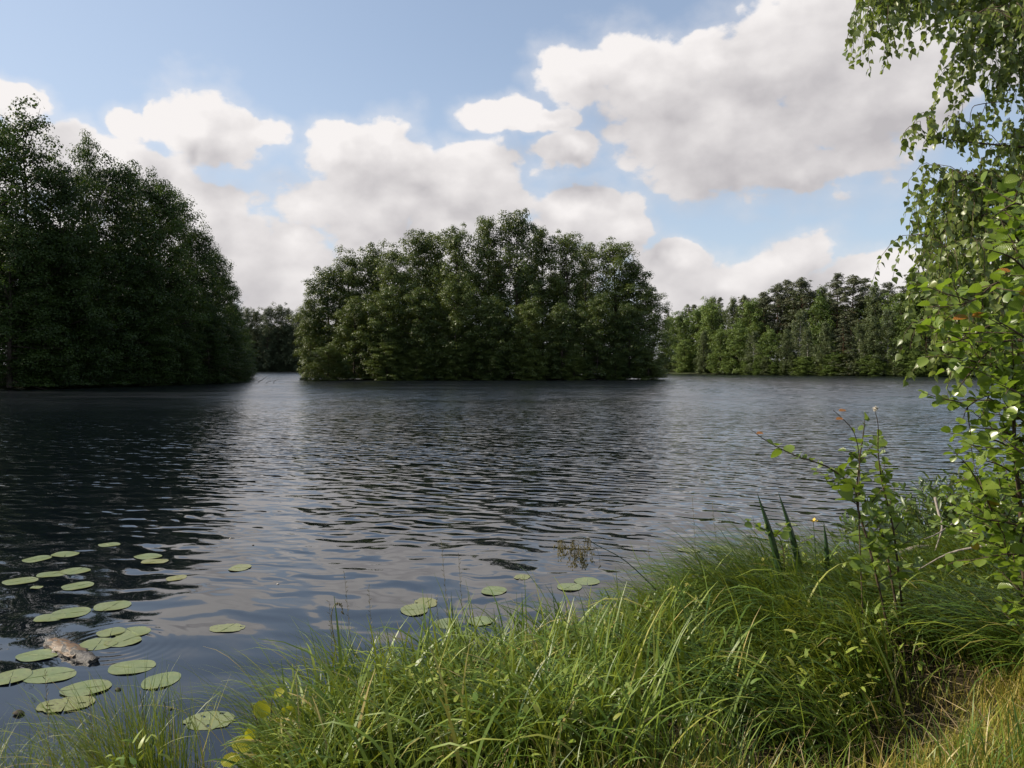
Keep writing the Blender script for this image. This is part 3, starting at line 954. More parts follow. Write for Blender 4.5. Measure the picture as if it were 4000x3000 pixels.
# far shore, right
NAMES = {'pine': 'pine_tree', 'spruce': 'spruce_tree', 'birch': 'birch_tree', 'oak': 'broadleaf_tree', 'far': 'broadleaf_tree'}
FR = [
    (1442, 668, 235, 'spruce0', 0.9, 'small dark conifer peeping out right beside the island\'s right end'),
    (1468, 672, 215, 'oak0', 0.95, 'bright green tree at the left end of the far right forest'),
    (1487, 655, 226, 'spruce0', 0.8, 'pointed conifer top above the bright green tree at the forest\'s left end'),
    (1510, 668, 212, 'oak1', 0.95, 'second bright green tree from the left end of the far right forest'),
    (1538, 655, 207, 'oak0', 1.0, 'large rounded green tree on the left rise of the far forest skyline'),
    (1552, 640, 216, 'spruce0', 0.85, 'dark pointed conifer above the large rounded green tree'),
    (1580, 650, 202, 'birch0', 1.0, 'grey green birch between the rounded green tree and the lighter oak'),
    (1604, 638, 210, 'pine0', 0.85, 'slim pine left of the group of high pines on the far shore'),
    (1622, 650, 198, 'oak1', 1.0, 'lighter green broad tree below the slim pine on the far shore'),
    (1648, 632, 200, 'pine1', 1.0, 'dark pine at the left foot of the high pine group'),
    (1679, 612, 198, 'pine0', 0.95, 'left pine of the high group, with a ragged dark top'),
    (1700, 606, 200, 'pine1', 0.9, 'narrow high pine squeezed between two wider pines'),
    (1734, 600, 192, 'pine0', 1.25, 'broad brownish pine with layered boughs left of the skyline dip'),
    (1728, 672, 180, 'birch1', 0.95, 'pale willowy birch in front of the broad brownish pine'),
    (1772, 640, 186, 'oak0', 0.8, 'fresh green tree filling the dip between the pine groups'),
    (1806, 592, 186, 'pine1', 1.05, 'highest pine of the far forest, with a flat dark head'),
    (1838, 594, 184, 'pine0', 1.2, 'massive layered pine right of the highest one'),
    (1866, 597, 188, 'spruce0', 1.1, 'dark pointed conifer right of the massive layered pine'),
    (1892, 622, 178, 'birch0', 1.1, 'silvery birch top below the dark pointed conifer'),
    (1916, 612, 182, 'pine1', 1.1, 'flat topped pine left of the birch leaves that hang into the view'),
    (1942, 632, 170, 'oak1', 1.1, 'green broad tree under the flat topped pine'),
    (1972, 588, 172, 'pine0', 1.25, 'dark bushy pine just left of the hanging birch leaves'),
    (2004, 610, 168, 'oak0', 1.1, 'green tree half covered by the hanging birch leaves'),
    (2040, 600, 166, 'pine1', 1.1, 'pine showing through the gaps of the hanging birch leaves'),
    (2085, 610, 164, 'birch1', 1.1, 'birch showing behind the shrub at the right of the picture'),
    (2130, 600, 162, 'pine0', 1.1, 'pine behind the shrub near the right edge'),
    (2180, 605, 160, 'spruce0', 1.2, 'conifer behind the shrub at the right edge'),
    (1478, 735, 207, 'oak1', 1.0, 'low bright bush-like tree at the water, left end of the far right shore'),
    (1520, 720, 200, 'birch0', 1.0, 'grey birch at the water near the left end of the far right shore'),
    (1556, 712, 194, 'oak0', 1.0, 'green tree at the water below the large rounded one'),
    (1590, 700, 190, 'oak1', 1.05, 'leafy tree at the water below the grey green birch'),
    (1628, 718, 184, 'birch1', 1.0, 'drooping birch at the water below the lighter oak'),
    (1664, 712, 181, 'oak0', 1.0, 'yellowish broad tree at the water under the left pines'),
    (1700, 716, 177, 'birch0', 1.05, 'grey birch at the water under the narrow high pine'),
    (1744, 715, 174, 'birch1', 1.0, 'birch at the water just right of the pale willowy one'),
    (1782, 700, 170, 'birch0', 1.0, 'drooping birch at the water under the fresh green tree'),
    (1822, 690, 167, 'spruce0', 1.2, 'dark conifer low at the water under the highest pine'),
    (1856, 702, 165, 'birch1', 1.1, 'yellow green birch at the water under the massive layered pine'),
    (1888, 690, 163, 'birch0', 1.1, 'tall pale birch at the water under the silvery top'),
    (1918, 672, 161, 'birch1', 1.1, 'tall hanging birch at the water left of the dark layered tree'),
    (1956, 680, 159, 'oak0', 1.0, 'dark green layered tree at the water left of the hanging leaves'),
    (2000, 700, 157, 'spruce0', 1.2, 'shaded conifer at the water behind the lowest hanging birch sprays'),
    (2050, 690, 156, 'oak1', 1.1, 'tree at the far water seen between shrub leaves'),
]
for (u, v, y, key, wf, lab) in FR:
    h = height_at(v, y)
    x = at(u, 790, y)[0]
    plant_tree(key, NAMES[key[:-1]], x, y, h, wf * (20.0 / h) ** 0.35, lab, 'tree', 'trees of the forest on the far right shore', RND.uniform(0, 6.28), 0.3)
for i in range(36):
    u = 1450 + i * 23
    y0 = np.interp(u, [1440, 1500, 1640, 1800, 2000, 2250], [222, 214, 200, 182, 166, 160]) + RND.uniform(6, 16)
    h = RND.uniform(16, 21)
    key = RND.choice(['oak0', 'oak1', 'birch0', 'pine0', 'spruce0'])
    plant_tree(key, NAMES[key[:-1]], at(u, 790, y0)[0], y0, h, 1.15, 'tree in the second row of the far right forest, behind the shore trees', 'tree',
               'second row trees of the far right forest', RND.uniform(0, 6.28), 0.6)

for i, (u, v, lab) in enumerate([(506, 668, 'far tree partly behind the headland tip'), (535, 668, 'leftmost full crown of the distant wood between headland and island'),
                                 (556, 672, 'second crown of the distant wood between headland and island'), (578, 664, 'rounded middle crown of the distant wood, left of its highest point'),
                                 (601, 662, 'highest crown of the distant wood between headland and island'), (624, 668, 'crown right of the highest in the distant wood'),
                                 (645, 676, 'last crown of the distant wood before the island'), (668, 690, 'far tree partly behind the left end of the island')]):
    y = 290 + (i % 3) * 3
    plant_tree(['far0', 'far1'][i % 2], 'distant_tree', at(u, 790, y)[0], y, height_at(v, y), 0.8, lab, 'tree', 'trees of the distant wood', RND.uniform(0, 6.28), 0.4)
for i in range(34):
    x = -114 + i * 2.9 if i < 22 else -50 + (i - 22) * 6.5
    yy = np.interp(x, FAR[:, 0], FAR[:, 1]) + 3 + RND.uniform(0, 20)
    plant_tree(RND.choice(['far0', 'far1', 'far0']), 'distant_tree', x, yy, RND.uniform(15, 19) if i < 22 else RND.uniform(12, 15), 1.5, 'tree filling the distant wood along the far shore', 'tree',
               'filling trees of the distant wood', RND.uniform(0, 6.28), 0.4)

for i in range(46):
    u = 1440 + i * 18
    y0 = float(np.interp(u, [1440, 1500, 1640, 1800, 2000, 2250], [214, 207, 181, 168, 155, 150]))
    plant_tree(RND.choice(['oak0', 'oak1', 'birch0', 'alder0']), 'shore_bush', at(u, 790, y0)[0], y0, RND.uniform(2.5, 5.5), 2.2,
               'low bush overhanging the waterline of the far right shore', 'bush', 'bushes along the far right waterline', RND.uniform(0, 6.28), 0.0)
for i in range(16):
    x = -114 + i * 3.2
    plant_tree('far0', 'shore_bush', x, float(np.interp(x, FAR[:, 0], FAR[:, 1])) + 1.0, RND.uniform(2.5, 5.0), 2.4,
               'low dark bush at the foot of the distant wood', 'bush', 'bushes at the foot of the distant wood', RND.uniform(0, 6.28), 0.0)


# ------------------------------------------------------------------ leaf shapes
def leaf_shape(kind, rs=None):
    """outline template: base at the origin, tip along +Y, normal +Z; returns verts, quad/tri faces"""
    if kind == 'birch':
        ys = [0.0, 0.14, 0.40, 0.72, 1.0]
        ws = [0.02, 0.36, 0.40, 0.16, 0.0]
        curl = -0.16
    elif kind == 'alder':
        ys = [0.0, 0.16, 0.48, 0.82, 0.97]
        ws = [0.03, 0.30, 0.44, 0.34, 0.06]
        curl = -0.10
    elif kind == 'aspen':
        ys = [0.0, 0.10, 0.42, 0.80, 0.98]
        ws = [0.05, 0.36, 0.50, 0.32, 0.04]
        curl = -0.08
    else:  # narrow
        ys = [0.0, 0.25, 0.55, 0.82, 1.0]
        ws = [0.02, 0.10, 0.13, 0.08, 0.0]
        curl = -0.22
    V, F = [], []
    for y, w in zip(ys, ws):
        z = curl * y * y
        V += [(-w, y, z + 0.28 * w), (0, y, z), (w, y, z + 0.28 * w)]
    for r in range(len(ys) - 1):
        a = r * 3
        F += [(a, a + 1, a + 4, a + 3), (a + 1, a + 2, a + 5, a + 4)]
    # petiole
    n = len(V)
    V += [(-0.012, -0.22, -0.02), (0.012, -0.22, -0.02), (0.012, 0.0, 0.0), (-0.012, 0.0, 0.0)]
    F += [(n, n + 1, n + 2, n + 3)]
    return np.array(V, dtype=float), np.array(F)


LEAF_MESH = {}


def leaf_meshes(kind, mat, key):
    out = []
    V, F = leaf_shape(kind)
    for i, tn in enumerate((0.15, 0.35, 0.5, 0.65, 0.8, 0.93)):
        g = Geo()
        W = V.copy()
        W[:, 2] *= (0.6 + 0.25 * i)
        W[:, 0] *= (0.92 + 0.03 * i)
        g.add(W, F, tn)
        out.append(g.mesh('leaf', mat))
    g = Geo()
    g.add(V, F, 0.99)
    out.append(g.mesh('leaf', mat))
    LEAF_MESH[key] = (out, kind, mat)


leaf_meshes('birch', M['near_birch'], 'birch')
leaf_meshes('alder', M['near_alder'], 'alder')
leaf_meshes('aspen', M['sapling'], 'aspen')
leaf_meshes('alder', M['yellow_leaf'], 'yellow')
leaf_meshes('narrow', M['willow'], 'willow')
leaf_meshes('narrow', M['herb'], 'herb')


class Leaves:
    def __init__(self):
        self.p, self.d, self.n, self.s, self.t = [], [], [], [], []

    def add(self, pos, d, nrm, size, tint):
        self.p.append(pos); self.d.append(d); self.n.append(nrm); self.s.append(size); self.t.append(tint)

    def frames(self):
        p = np.array(self.p, dtype=float)
        d = norm(np.array(self.d, dtype=float))
        n = np.array(self.n, dtype=float)
        x = norm(np.cross(d, n))
        z = np.cross(x, d)
        return p, x, d, z, np.array(self.s), np.array(self.t)

    def place(self, root, key, limit=300, merged='foliage'):
        """the leaves that show largest become parts, the rest one joined part"""
        meshes, kind, mat = LEAF_MESH[key]
        p, x, d, z, s, t = self.frames()
        org = np.array(root.location)
        fx = p[:, 0] / p[:, 1]
        fz = (p[:, 2] - CAM_H) / p[:, 1]
        inside = (np.abs(fx) < 0.68) & (np.abs(fz + 0.024) < 0.51)
        score = s / np.maximum(p[:, 1], 0.5) * np.where(inside, 1.0, 0.01)
        order = np.argsort(-score)
        single = order[:limit]
        for i in single:
            m = Matrix(((x[i, 0] * s[i], d[i, 0] * s[i], z[i, 0] * s[i], p[i, 0] - org[0]),
                        (x[i, 1] * s[i], d[i, 1] * s[i], z[i, 1] * s[i], p[i, 1] - org[1]),
                        (x[i, 2] * s[i], d[i, 2] * s[i], z[i, 2] * s[i], p[i, 2] - org[2]),
                        (0, 0, 0, 1)))
            k = 6 if t[i] > 0.985 else int(np.clip(t[i] * 6, 0, 5))
            o = bpy.data.objects.new('leaf', meshes[k])
            COL.objects.link(o)
            o.parent = root
            o.matrix_basis = m
        rest = order[limit:]
        if len(rest):
            V, F = leaf_shape(kind)
            nv = len(V)
            W = (V[None, :, 0:1] * x[rest][:, None, :] + V[None, :, 1:2] * d[rest][:, None, :] + V[None, :, 2:3] * z[rest][:, None, :]) * s[rest][:, None, None] + p[rest][:, None, :]
            FF = (F[None] + (np.arange(len(rest)) * nv)[:, None, None]).reshape(-1, 4)
            g = Geo()
            g.add(W.reshape(-1, 3), FF, np.repeat(np.clip(t[rest], 0, 0.999), nv))
            o = g.build(merged, mat, root, org)
            o['kind'] = 'stuff'


# ------------------------------------------------------------------ the hanging birch
def build_near_birch():
    rs = np.random.RandomState(77)
    base = np.array([5.1, 6.0, 0.30])
    t = empty('birch_tree', base, 'birch outside the right edge whose sprays of small leaves hang into the picture from above', 'tree')
    tg = Geo()
    trunk = spline([base, base + (0.05, 0.05, 2.0), base + (-0.05, 0.0, 4.0), base + (0.1, 0.1, 6.5), base + (0.0, 0.0, 9.0)], 18)
    tube(tg, trunk, np.linspace(0.11, 0.03, 18), 10)
    tg.build('trunk', M['birchbark'], t, base, smooth=True)
    br = Geo()
    lv = Leaves()

    def grow_leaves(path, step, size, hang):
        seg = np.linalg.norm(np.diff(path, axis=0), axis=1)
        total = seg.sum()
        cum = np.concatenate(([0], np.cumsum(seg)))
        q = 0.02
        sgn = 1
        while q < total:
            pos = np.array([np.interp(q, cum, path[:, k]) for k in range(3)])
            az = rs.uniform(0, 2 * np.pi)
            side = np.array([math.cos(az), math.sin(az), 0])
            d = side * rs.uniform(0.3, 0.9) + np.array([0, 0, -rs.uniform(0.5, 1.1)]) * hang + rs.normal(0, 0.15, 3)
            nr = np.array([rs.normal(-0.3, 0.8), rs.normal(-0.3, 0.8), rs.uniform(0.1, 1.0)])
            sz = size * rs.uniform(0.7, 1.2)
            lv.add(pos + norm(d) * sz * 0.22, d, nr, sz, np.clip(rs.normal(0.5, 0.24), 0.02, 0.97))
            sgn = -sgn
            q += step * rs.uniform(0.6, 1.4)

    def limb(pts, n_tw, lmin, lmax, start=0.0, r0=0.016, leafy=True, spread=0.25):
        P = [p_ if isinstance(p_, np.ndarray) else at(*p_) for p_ in pts]
        path = spline(P, 16)
        tube(br, path, np.linspace(r0, 0.003, 16), 5)
        L = len(path) - 1
        n_tw = int(n_tw * 1.55)
        for i in range(n_tw):
            f = start + (1 - start) * (i + rs.rand()) / n_tw
            k = f * L
            p0 = np.array([np.interp(k, range(L + 1), path[:, q]) for q in range(3)])
            ln = rs.uniform(lmin, lmax) * (1 - 0.35 * f)
            az = rs.uniform(0, 2 * np.pi)
            o = np.array([math.cos(az), math.sin(az) * 1.3, 0]) * spread * rs.uniform(0.3, 1.2)
            o[0] -= 0.06
            s = np.linspace(0, 1, 7)[:, None]
            tw = p0 + o * (1 - (1 - s) ** 2.0) + np.array([0, 0, -1.0]) * ln * s ** 1.5 + np.array([0, 0, rs.uniform(0.02, 0.22)]) * np.sin(np.minimum(s * 3.6, 3.14))
            tw += np.cumsum(rs.normal(0, 0.008, (7, 3)), axis=0)
            tube(br, tw, np.linspace(0.0028, 0.0011, 7), 3)
            if leafy:
                grow_leaves(tw, 0.026, 0.047, 1.0)

    T = lambda z: np.array([np.interp(z, trunk[:, 2], trunk[:, 0]), np.interp(z, trunk[:, 2], trunk[:, 1]), z])
    # top spray
    limb([T(5.9), (2200, -90, 5.6), (2080, -75, 5.2), (1970, -20, 5.0), (1915, 30, 4.9)], 62, 0.20, 0.50, 0.10)
    limb([T(5.7), (2230, -120, 6.0), (2120, -110, 5.9), (2020, -60, 5.8), (1930, -30, 5.7)], 46, 0.25, 0.50, 0.1)
    limb([T(5.4), (2260, -60, 5.4), (2160, -20, 5.2), (2060, 10, 5.1)], 42, 0.12, 0.34, 0.1)
    # right column
    limb([T(5.0), (2280, 0, 5.3), (2190, 40, 5.2), (2120, 110, 5.1)], 40, 0.20, 0.55, 0.0)
    limb([T(4.6), (2290, 110, 5.2), (2200, 150, 5.1), (2150, 190, 5.0)], 24, 0.12, 0.45, 0.0)
    limb([T(5.2), (2290, -20, 4.9), (2225, 30, 4.7), (2170, 60, 4.6)], 34, 0.2, 0.6, 0.0, spread=0.3)
    # bare twigs
    bare = spline([at(2180, 218, 5.0), at(2120, 225, 5.0), at(2098, 238, 5.0), at(2095, 300, 5.0), at(2102, 345, 5.0)], 14)
    tube(br, bare, np.linspace(0.004, 0.0012, 14), 3)
    bare = spline([at(2130, 224, 5.0), at(2118, 260, 5.0), at(2112, 310, 5.02), at(2115, 352, 5.0)], 12)
    tube(br, bare, np.linspace(0.003, 0.0012, 12), 3)
    # the long thin side spray
    limb([T(3.9), (2310, 320, 5.2), (2198, 316, 5.0), (2078, 305, 4.9), (1983, 291, 4.85)], 26, 0.03, 0.14, 0.15, 0.011, spread=0.10)
    limb([T(4.2), (2300, 280, 5.5), (2248, 300, 5.3), (2188, 330, 5.2)], 30, 0.15, 0.5, 0.0)
    # main curtain
    limb([T(3.7), (2300, 420, 5.3), (2218, 408, 5.1), (2118, 378, 5.0), (2023, 415, 4.95)], 58, 0.28, 0.72, 0.06)
    limb([T(3.5), (2300, 450, 5.6), (2228, 420, 5.6), (2138, 410, 5.5), (2048, 400, 5.45)], 46, 0.30, 0.70, 0.06)
    limb([T(3.4), (2300, 500, 5.1), (2188, 470, 5.0), (2088, 470, 4.9), (2023, 520, 4.9)], 36, 0.2, 0.45, 0.05)
    limb([T(3.2), (2300, 560, 5.3), (2218, 560, 5.2), (2128, 590, 5.1), (2063, 640, 5.05)], 36, 0.15, 0.42, 0.05)
    limb([T(2.9), (2300, 640, 5.2), (2238, 620, 5.1), (2158, 640, 5.0), (2108, 700, 4.95)], 40, 0.20, 0.50, 0.05)
    limb([T(2.8), (2300, 700, 5.0), (2238, 690, 4.9), (2168, 720, 4.85)], 22, 0.18, 0.42, 0.05)
    limb([T(3.3), (2300, 520, 4.8), (2198, 530, 4.6), (2078, 570, 4.5), (2043, 610, 4.5)], 34, 0.12, 0.36, 0.25)
    limb([T(3.0), (2300, 640, 4.7), (2188, 640, 4.5), (2088, 660, 4.4), (2058, 690, 4.4)], 26, 0.15, 0.34, 0.35)
    limb([T(2.8), (2300, 740, 4.6), (2218, 720, 4.4), (2148, 740, 4.3), (2103, 775, 4.3)], 22, 0.15, 0.30, 0.35)
    o = br.build('branches', M['twig'], t, base)
    lv.place(t, 'birch', 300)
    return len(lv.p)


# ------------------------------------------------------------------ leafy stems (shrub, saplings)
def leafy_stem(g, lv, rs, path, r0, step, size, start=0.1, flat=0.75, tints=(0.5, 0.22), twig_chance=0.0, r1=0.0015, droop=0.0, two=1.0):
    path = np.asarray(path)
    tube(g, path, np.linspace(r0, r1, len(path)), 5)
    seg = np.linalg.norm(np.diff(path, axis=0), axis=1)
    cum = np.concatenate(([0], np.cumsum(seg)))
    total = cum[-1]
    q = total * start
    ang = rs.uniform(0, 6.28)
    while q < total:
        pos = np.array([np.interp(q, cum, path[:, k]) for k in range(3)])
        i = min(len(path) - 2, int(np.searchsorted(cum, q)) - 1)
        T = norm(path[i + 1] - path[i])
        ang += 2.4 + rs.normal(0, 0.3)
        ref = np.array([1.0, 0, 0]) if abs(T[2]) > 0.7 else np.array([0, 0, 1.0])
        A = norm(np.cross(T, ref))
        B = np.cross(T, A)
        side = A * math.cos(ang) + B * math.sin(ang)
        side[2] *= 0.5
        if twig_chance and rs.rand() < twig_chance and q < total * 0.85:
            ln = rs.uniform(0.08, 0.24)
            s = np.linspace(0, 1, 5)[:, None]
            d = norm(side + T * 0.5 + np.array([0, 0, 0.15]))
            tw = pos + d * ln * s + rs.normal(0, 0.004, (5, 3)) * s
            leafy_stem(g, lv, rs, tw, 0.0028, step * 0.85, size * 0.95, 0.25, flat, tints, 0.0)
        d = norm(side * 0.9 + T * 0.35 + np.array([0, 0, rs.normal(0.02 - droop, 0.16)]))
        nr = norm(np.array([rs.normal(0, 0.45), rs.normal(0, 0.45), flat]) + 0.001)
        f = q / total
        sz = size * rs.uniform(0.7, 1.15) * (1 - 0.45 * max(0, f - 0.8) / 0.2)
        lv.add(pos + d * sz * 0.22, d, nr, sz, float(np.clip(rs.normal(*tints), 0.02, 0.97)))
        q += step * rs.uniform(0.65, 1.35)
    # terminal leaf
    T = norm(path[-1] - path[-2])
    lv.add(path[-1], T + np.array([0, 0, 0.1]), np.array([0.1, -0.4, 1.0]), size * 0.6, 0.9)


def build_alder_shrub():
    rs = np.random.RandomState(31)
    base = np.array([2.95, 3.9, float(bank_z(2.95, 3.9))])
    t = empty('alder_shrub', base, 'tall leafy shrub with large bright green round leaves at the right edge of the picture', 'shrub')
    g, lv = Geo(), Leaves()
    K = lambda L: spline([at(*p) if not isinstance(p, np.ndarray) else p for p in L], 18)
    stems = [
        K([base, (2225, 1300, 3.4), (2205, 1100, 3.35), (2190, 930, 3.3), (2200, 760, 3.25), (2225, 560, 3.2), (2215, 440, 3.2)]),
        K([base + (0.1, 0.1, 0), (2290, 1200, 3.4), (2260, 950, 3.3), (2250, 700, 3.2), (2270, 520, 3.1), (2240, 380, 3.1)]),
        K([base + (-0.08, 0.05, 0), (2230, 1350, 3.5), (2190, 1230, 3.5), (2150, 1120, 3.45), (2100, 1020, 3.4), (2060, 975, 3.4)]),
    ]
    leafy_stem(g, lv, rs, stems[0], 0.014, 0.032, 0.060, 0.30, twig_chance=0.6)
    leafy_stem(g, lv, rs, stems[1], 0.014, 0.032, 0.060, 0.30, twig_chance=0.6)
    leafy_stem(g, lv, rs, stems[2], 0.009, 0.036, 0.070, 0.30, twig_chance=0.45)
    side = [
        ([(2235, 640, 3.2), (2160, 610, 3.1), (2100, 650, 3.05), (2015, 668, 3.0)], 0.6, 0.4),
        ([(2230, 700, 3.2), (2150, 700, 3.15), (2090, 730, 3.1), (2040, 745, 3.1)], 0.6, 0.5),
        ([(2215, 800, 3.25), (2140, 790, 3.2), (2080, 775, 3.15), (2020, 770, 3.1)], 0.6, 0.5),
        ([(2225, 560, 3.2), (2180, 490, 3.1), (2150, 470, 3.05)], 0.6, 0.6),
        ([(2250, 500, 3.1), (2200, 440, 3.0), (2130, 480, 2.95)], 0.5, 0.6),
        ([(2225, 860, 3.3), (2150, 850, 3.25), (2095, 875, 3.2), (2080, 905, 3.15)], 0.5, 0.6),
        ([(2225, 960, 3.3), (2160, 930, 3.3), (2110, 925, 3.25)], 0.5, 0.5),
        ([(2230, 1060, 3.3), (2170, 1010, 3.3), (2110, 990, 3.25)], 0.5, 0.5),
        ([(2240, 1150, 3.4), (2180, 1130, 3.3), (2120, 1120, 3.25), (2080, 1100, 3.2)], 0.5, 0.6),
        ([(2250, 1240, 3.4), (2200, 1200, 3.35), (2140, 1200, 3.3)], 0.5, 0.5),
        ([(2210, 1180, 3.5), (2150, 1080, 3.6), (2090, 1040, 3.7), (2045, 1050, 3.75)], 0.5, 0.6),
        ([(2230, 1120, 3.5), (2180, 1060, 3.5), (2120, 1060, 3.5), (2070, 1120, 3.5)], 0.5, 0.7),
        ([(2240, 1040, 3.4), (2170, 960, 3.4), (2100, 950, 3.4), (2065, 985, 3.4)], 0.5, 0.7),
        ([(2230, 1200, 3.6), (2160, 1160, 3.7), (2090, 1150, 3.8), (2020, 1130, 3.9)], 0.5, 0.6),
        ([(2230, 920, 3.2), (2170, 880, 3.2), (2120, 850, 3.15)], 0.5, 0.7),
        ([(2230, 740, 3.2), (2160, 740, 3.2), (2100, 800, 3.15), (2070, 840, 3.15)], 0.5, 0.6),
        ([(2250, 620, 3.0), (2190, 560, 2.9), (2140, 540, 2.85)], 0.5, 0.7),
        ([(2260, 760, 3.0), (2200, 720, 2.9), (2150, 690, 2.9)], 0.5, 0.7),
        ([(2260, 880, 3.1), (2200, 850, 3.0), (2160, 830, 2.95)], 0.5, 0.7),
        ([(2260, 1000, 3.1), (2210, 980, 3.0), (2170, 950, 3.0)], 0.5, 0.7),
    ]
    for pts, st, ch in side:
        leafy_stem(g, lv, rs, K(pts), 0.006, 0.029, 0.057, 0.05, twig_chance=ch * 0.8)
    for k in range(4):
        lv.t[rs.randint(len(lv.t))] = 0.99
    for (u, v, y) in ((2058, 690, 3.04), (2098, 685, 3.06), (2150, 590, 3.1)):
        lv.add(at(u, v, y), np.array([0.7, -0.3, 0.15]), np.array([0, -0.6, 1.0]), 0.055, 0.99)
    g.build('stems', M['twig'], t, base)
    lv.place(t, 'alder', 300)
    return len(lv.p)


def build_willow():
    rs = np.random.RandomState(9)
    base = np.array([4.15, 6.7, float(bank_z(4.15, 6.7))])
    t = empty('willow_shrub', base, 'dense low shrub with narrow grey green leaves, left of the large leaved one', 'shrub')
    g, lv = Geo(), Leaves()
    for i in range(320):
        az = rs.uniform(0, 6.28)
        reach = rs.uniform(0.05, 1.0) ** 0.7 * 1.15
        top = 0.95 * (1 - 0.5 * (reach / 1.15) ** 2) * rs.uniform(0.8, 1.08)
        tip = base + np.array([math.cos(az) * reach * 1.15, math.sin(az) * reach * 0.8, top])
        mid = base + (tip - base) * 0.5 + np.array([0, 0, -0.05 - 0.1 * reach])
        path = spline([base + (math.cos(az) * 0.1, math.sin(az) * 0.1, 0), mid, tip], 9)
        tube(g, path, np.linspace(0.006, 0.0015, 9), 3)
        seg = np.linspace(0.25, 1, 36)
        for f in seg:
            k = f * 8
            p0 = np.array([np.interp(k, range(9), path[:, q]) for q in range(3)])
            T = norm(path[8] - path[6])
            a2 = rs.uniform(0, 6.28)
            d = T * 0.9 + 0.75 * np.array([math.cos(a2), math.sin(a2), rs.normal(0, 0.4)])
            lv.add(p0, d, rs.normal(0, 0.6, 3) + (0, 0, 0.9), rs.uniform(0.07, 0.11), float(np.clip(rs.normal(0.5, 0.24), 0, 0.97)))
    g.build('stems', M['twig'], t, base)
    lv.place(t, 'willow', 0)


def build_saplings():
    rs = np.random.RandomState(15)
    gdesc = 'saplings on the grassy bank'
    specs = [
        ((1955, 1300), [(1905, 1150), (1850, 1060), (1790, 1010), (1720, 985), (1660, 955), (1622, 928)], 0.0085, 'leaning sapling reaching far left over the water, with an orange tip leaf', 0.50, [(1634, 937)]),
        ((1935, 1290), [(1880, 1190), (1852, 1090), (1855, 1010), (1866, 930), (1868, 905)], 0.0085, 'upright middle sapling with the leafiest top on the grassy bank', 0.30, []),
        ((1870, 1200), [(1855, 1100), (1857, 1000), (1845, 935), (1815, 900), (1800, 886)], 0.004, 'thin twig-like sapling with red tip leaves behind the middle sapling', 0.55, [(1812, 888), (1806, 906)]),
        ((1960, 1300), [(1935, 1180), (1920, 1100), (1905, 1040), (1897, 975), (1897, 920), (1890, 886)], 0.007, 'right-hand sapling whose bare upper shoot ends in a pale fluffy tuft', 0.12, []),
        ((1700, 1215), [(1690, 1180), (1665, 1150), (1640, 1140)], 0.004, 'small leafy shoot between the two dark sword leaves and the tall saplings', 0.2, []),
    ]
    for k, (b, pts, r0, lab, bare_from, reds) in enumerate(specs):
        y0 = 4.6 - 0.08 * (k % 3) if k < 4 else 5.3
        base = at(b[0], b[1], y0)
        base[2] = float(bank_z(base[0], y0))
        t = empty('sapling', base, lab, 'sapling', gdesc)
        g, lv = Geo(), Leaves()
        P = spline([base] + [at(u, v, y0 - 0.12 * (i + 1) / len(pts)) for i, (u, v) in enumerate(pts)], 26)
        tube(g, P, np.linspace(r0, 0.0016, 26), 5)
        n0 = len(P)
        if k == 0:
            leafy_stem(g, lv, rs, P[:17], 0.004, 0.040, 0.070, 0.35, twig_chance=0.35)
            leafy_stem(g, lv, rs, P[16:21], 0.003, 0.055, 0.085, 0.1)
        elif k == 1:
            leafy_stem(g, lv, rs, P, 0.004, 0.034, 0.078, 0.28, twig_chance=0.30)
        elif k == 2:
            leafy_stem(g, lv, rs, P[:16], 0.003, 0.060, 0.060, 0.3)
        elif k == 3:
            leafy_stem(g, lv, rs, P[:20], 0.004, 0.036, 0.074, 0.30, twig_chance=0.40)
        else:
            leafy_stem(g, lv, rs, P, 0.003, 0.035, 0.060, 0.3, twig_chance=0.5)
        for (u, v) in reds:
            lv.add(at(u, v, y0 - 0.12), np.array([0.8, -0.2, 0.1]), np.array([0, -0.35, 1.0]), 0.040, 0.99)
        if k == 3:
            f = Geo()
            c = at(1891, 883, y0 - 0.12)
            for q in range(46):
                d = norm(rs.normal(0, 1, 3) * (1.2, 1, 0.8))
                tube(f, np.array([c, c + d * 0.016 + rs.normal(0, 0.002, 3)]), [0.003, 0.0012], 3, 0.5)
            f.build('fluff', M['fluff'], t, base)
        g.build('stem', M['twig'], t, base)
        if len(lv.p):
            lv.place(t, 'aspen', 300)


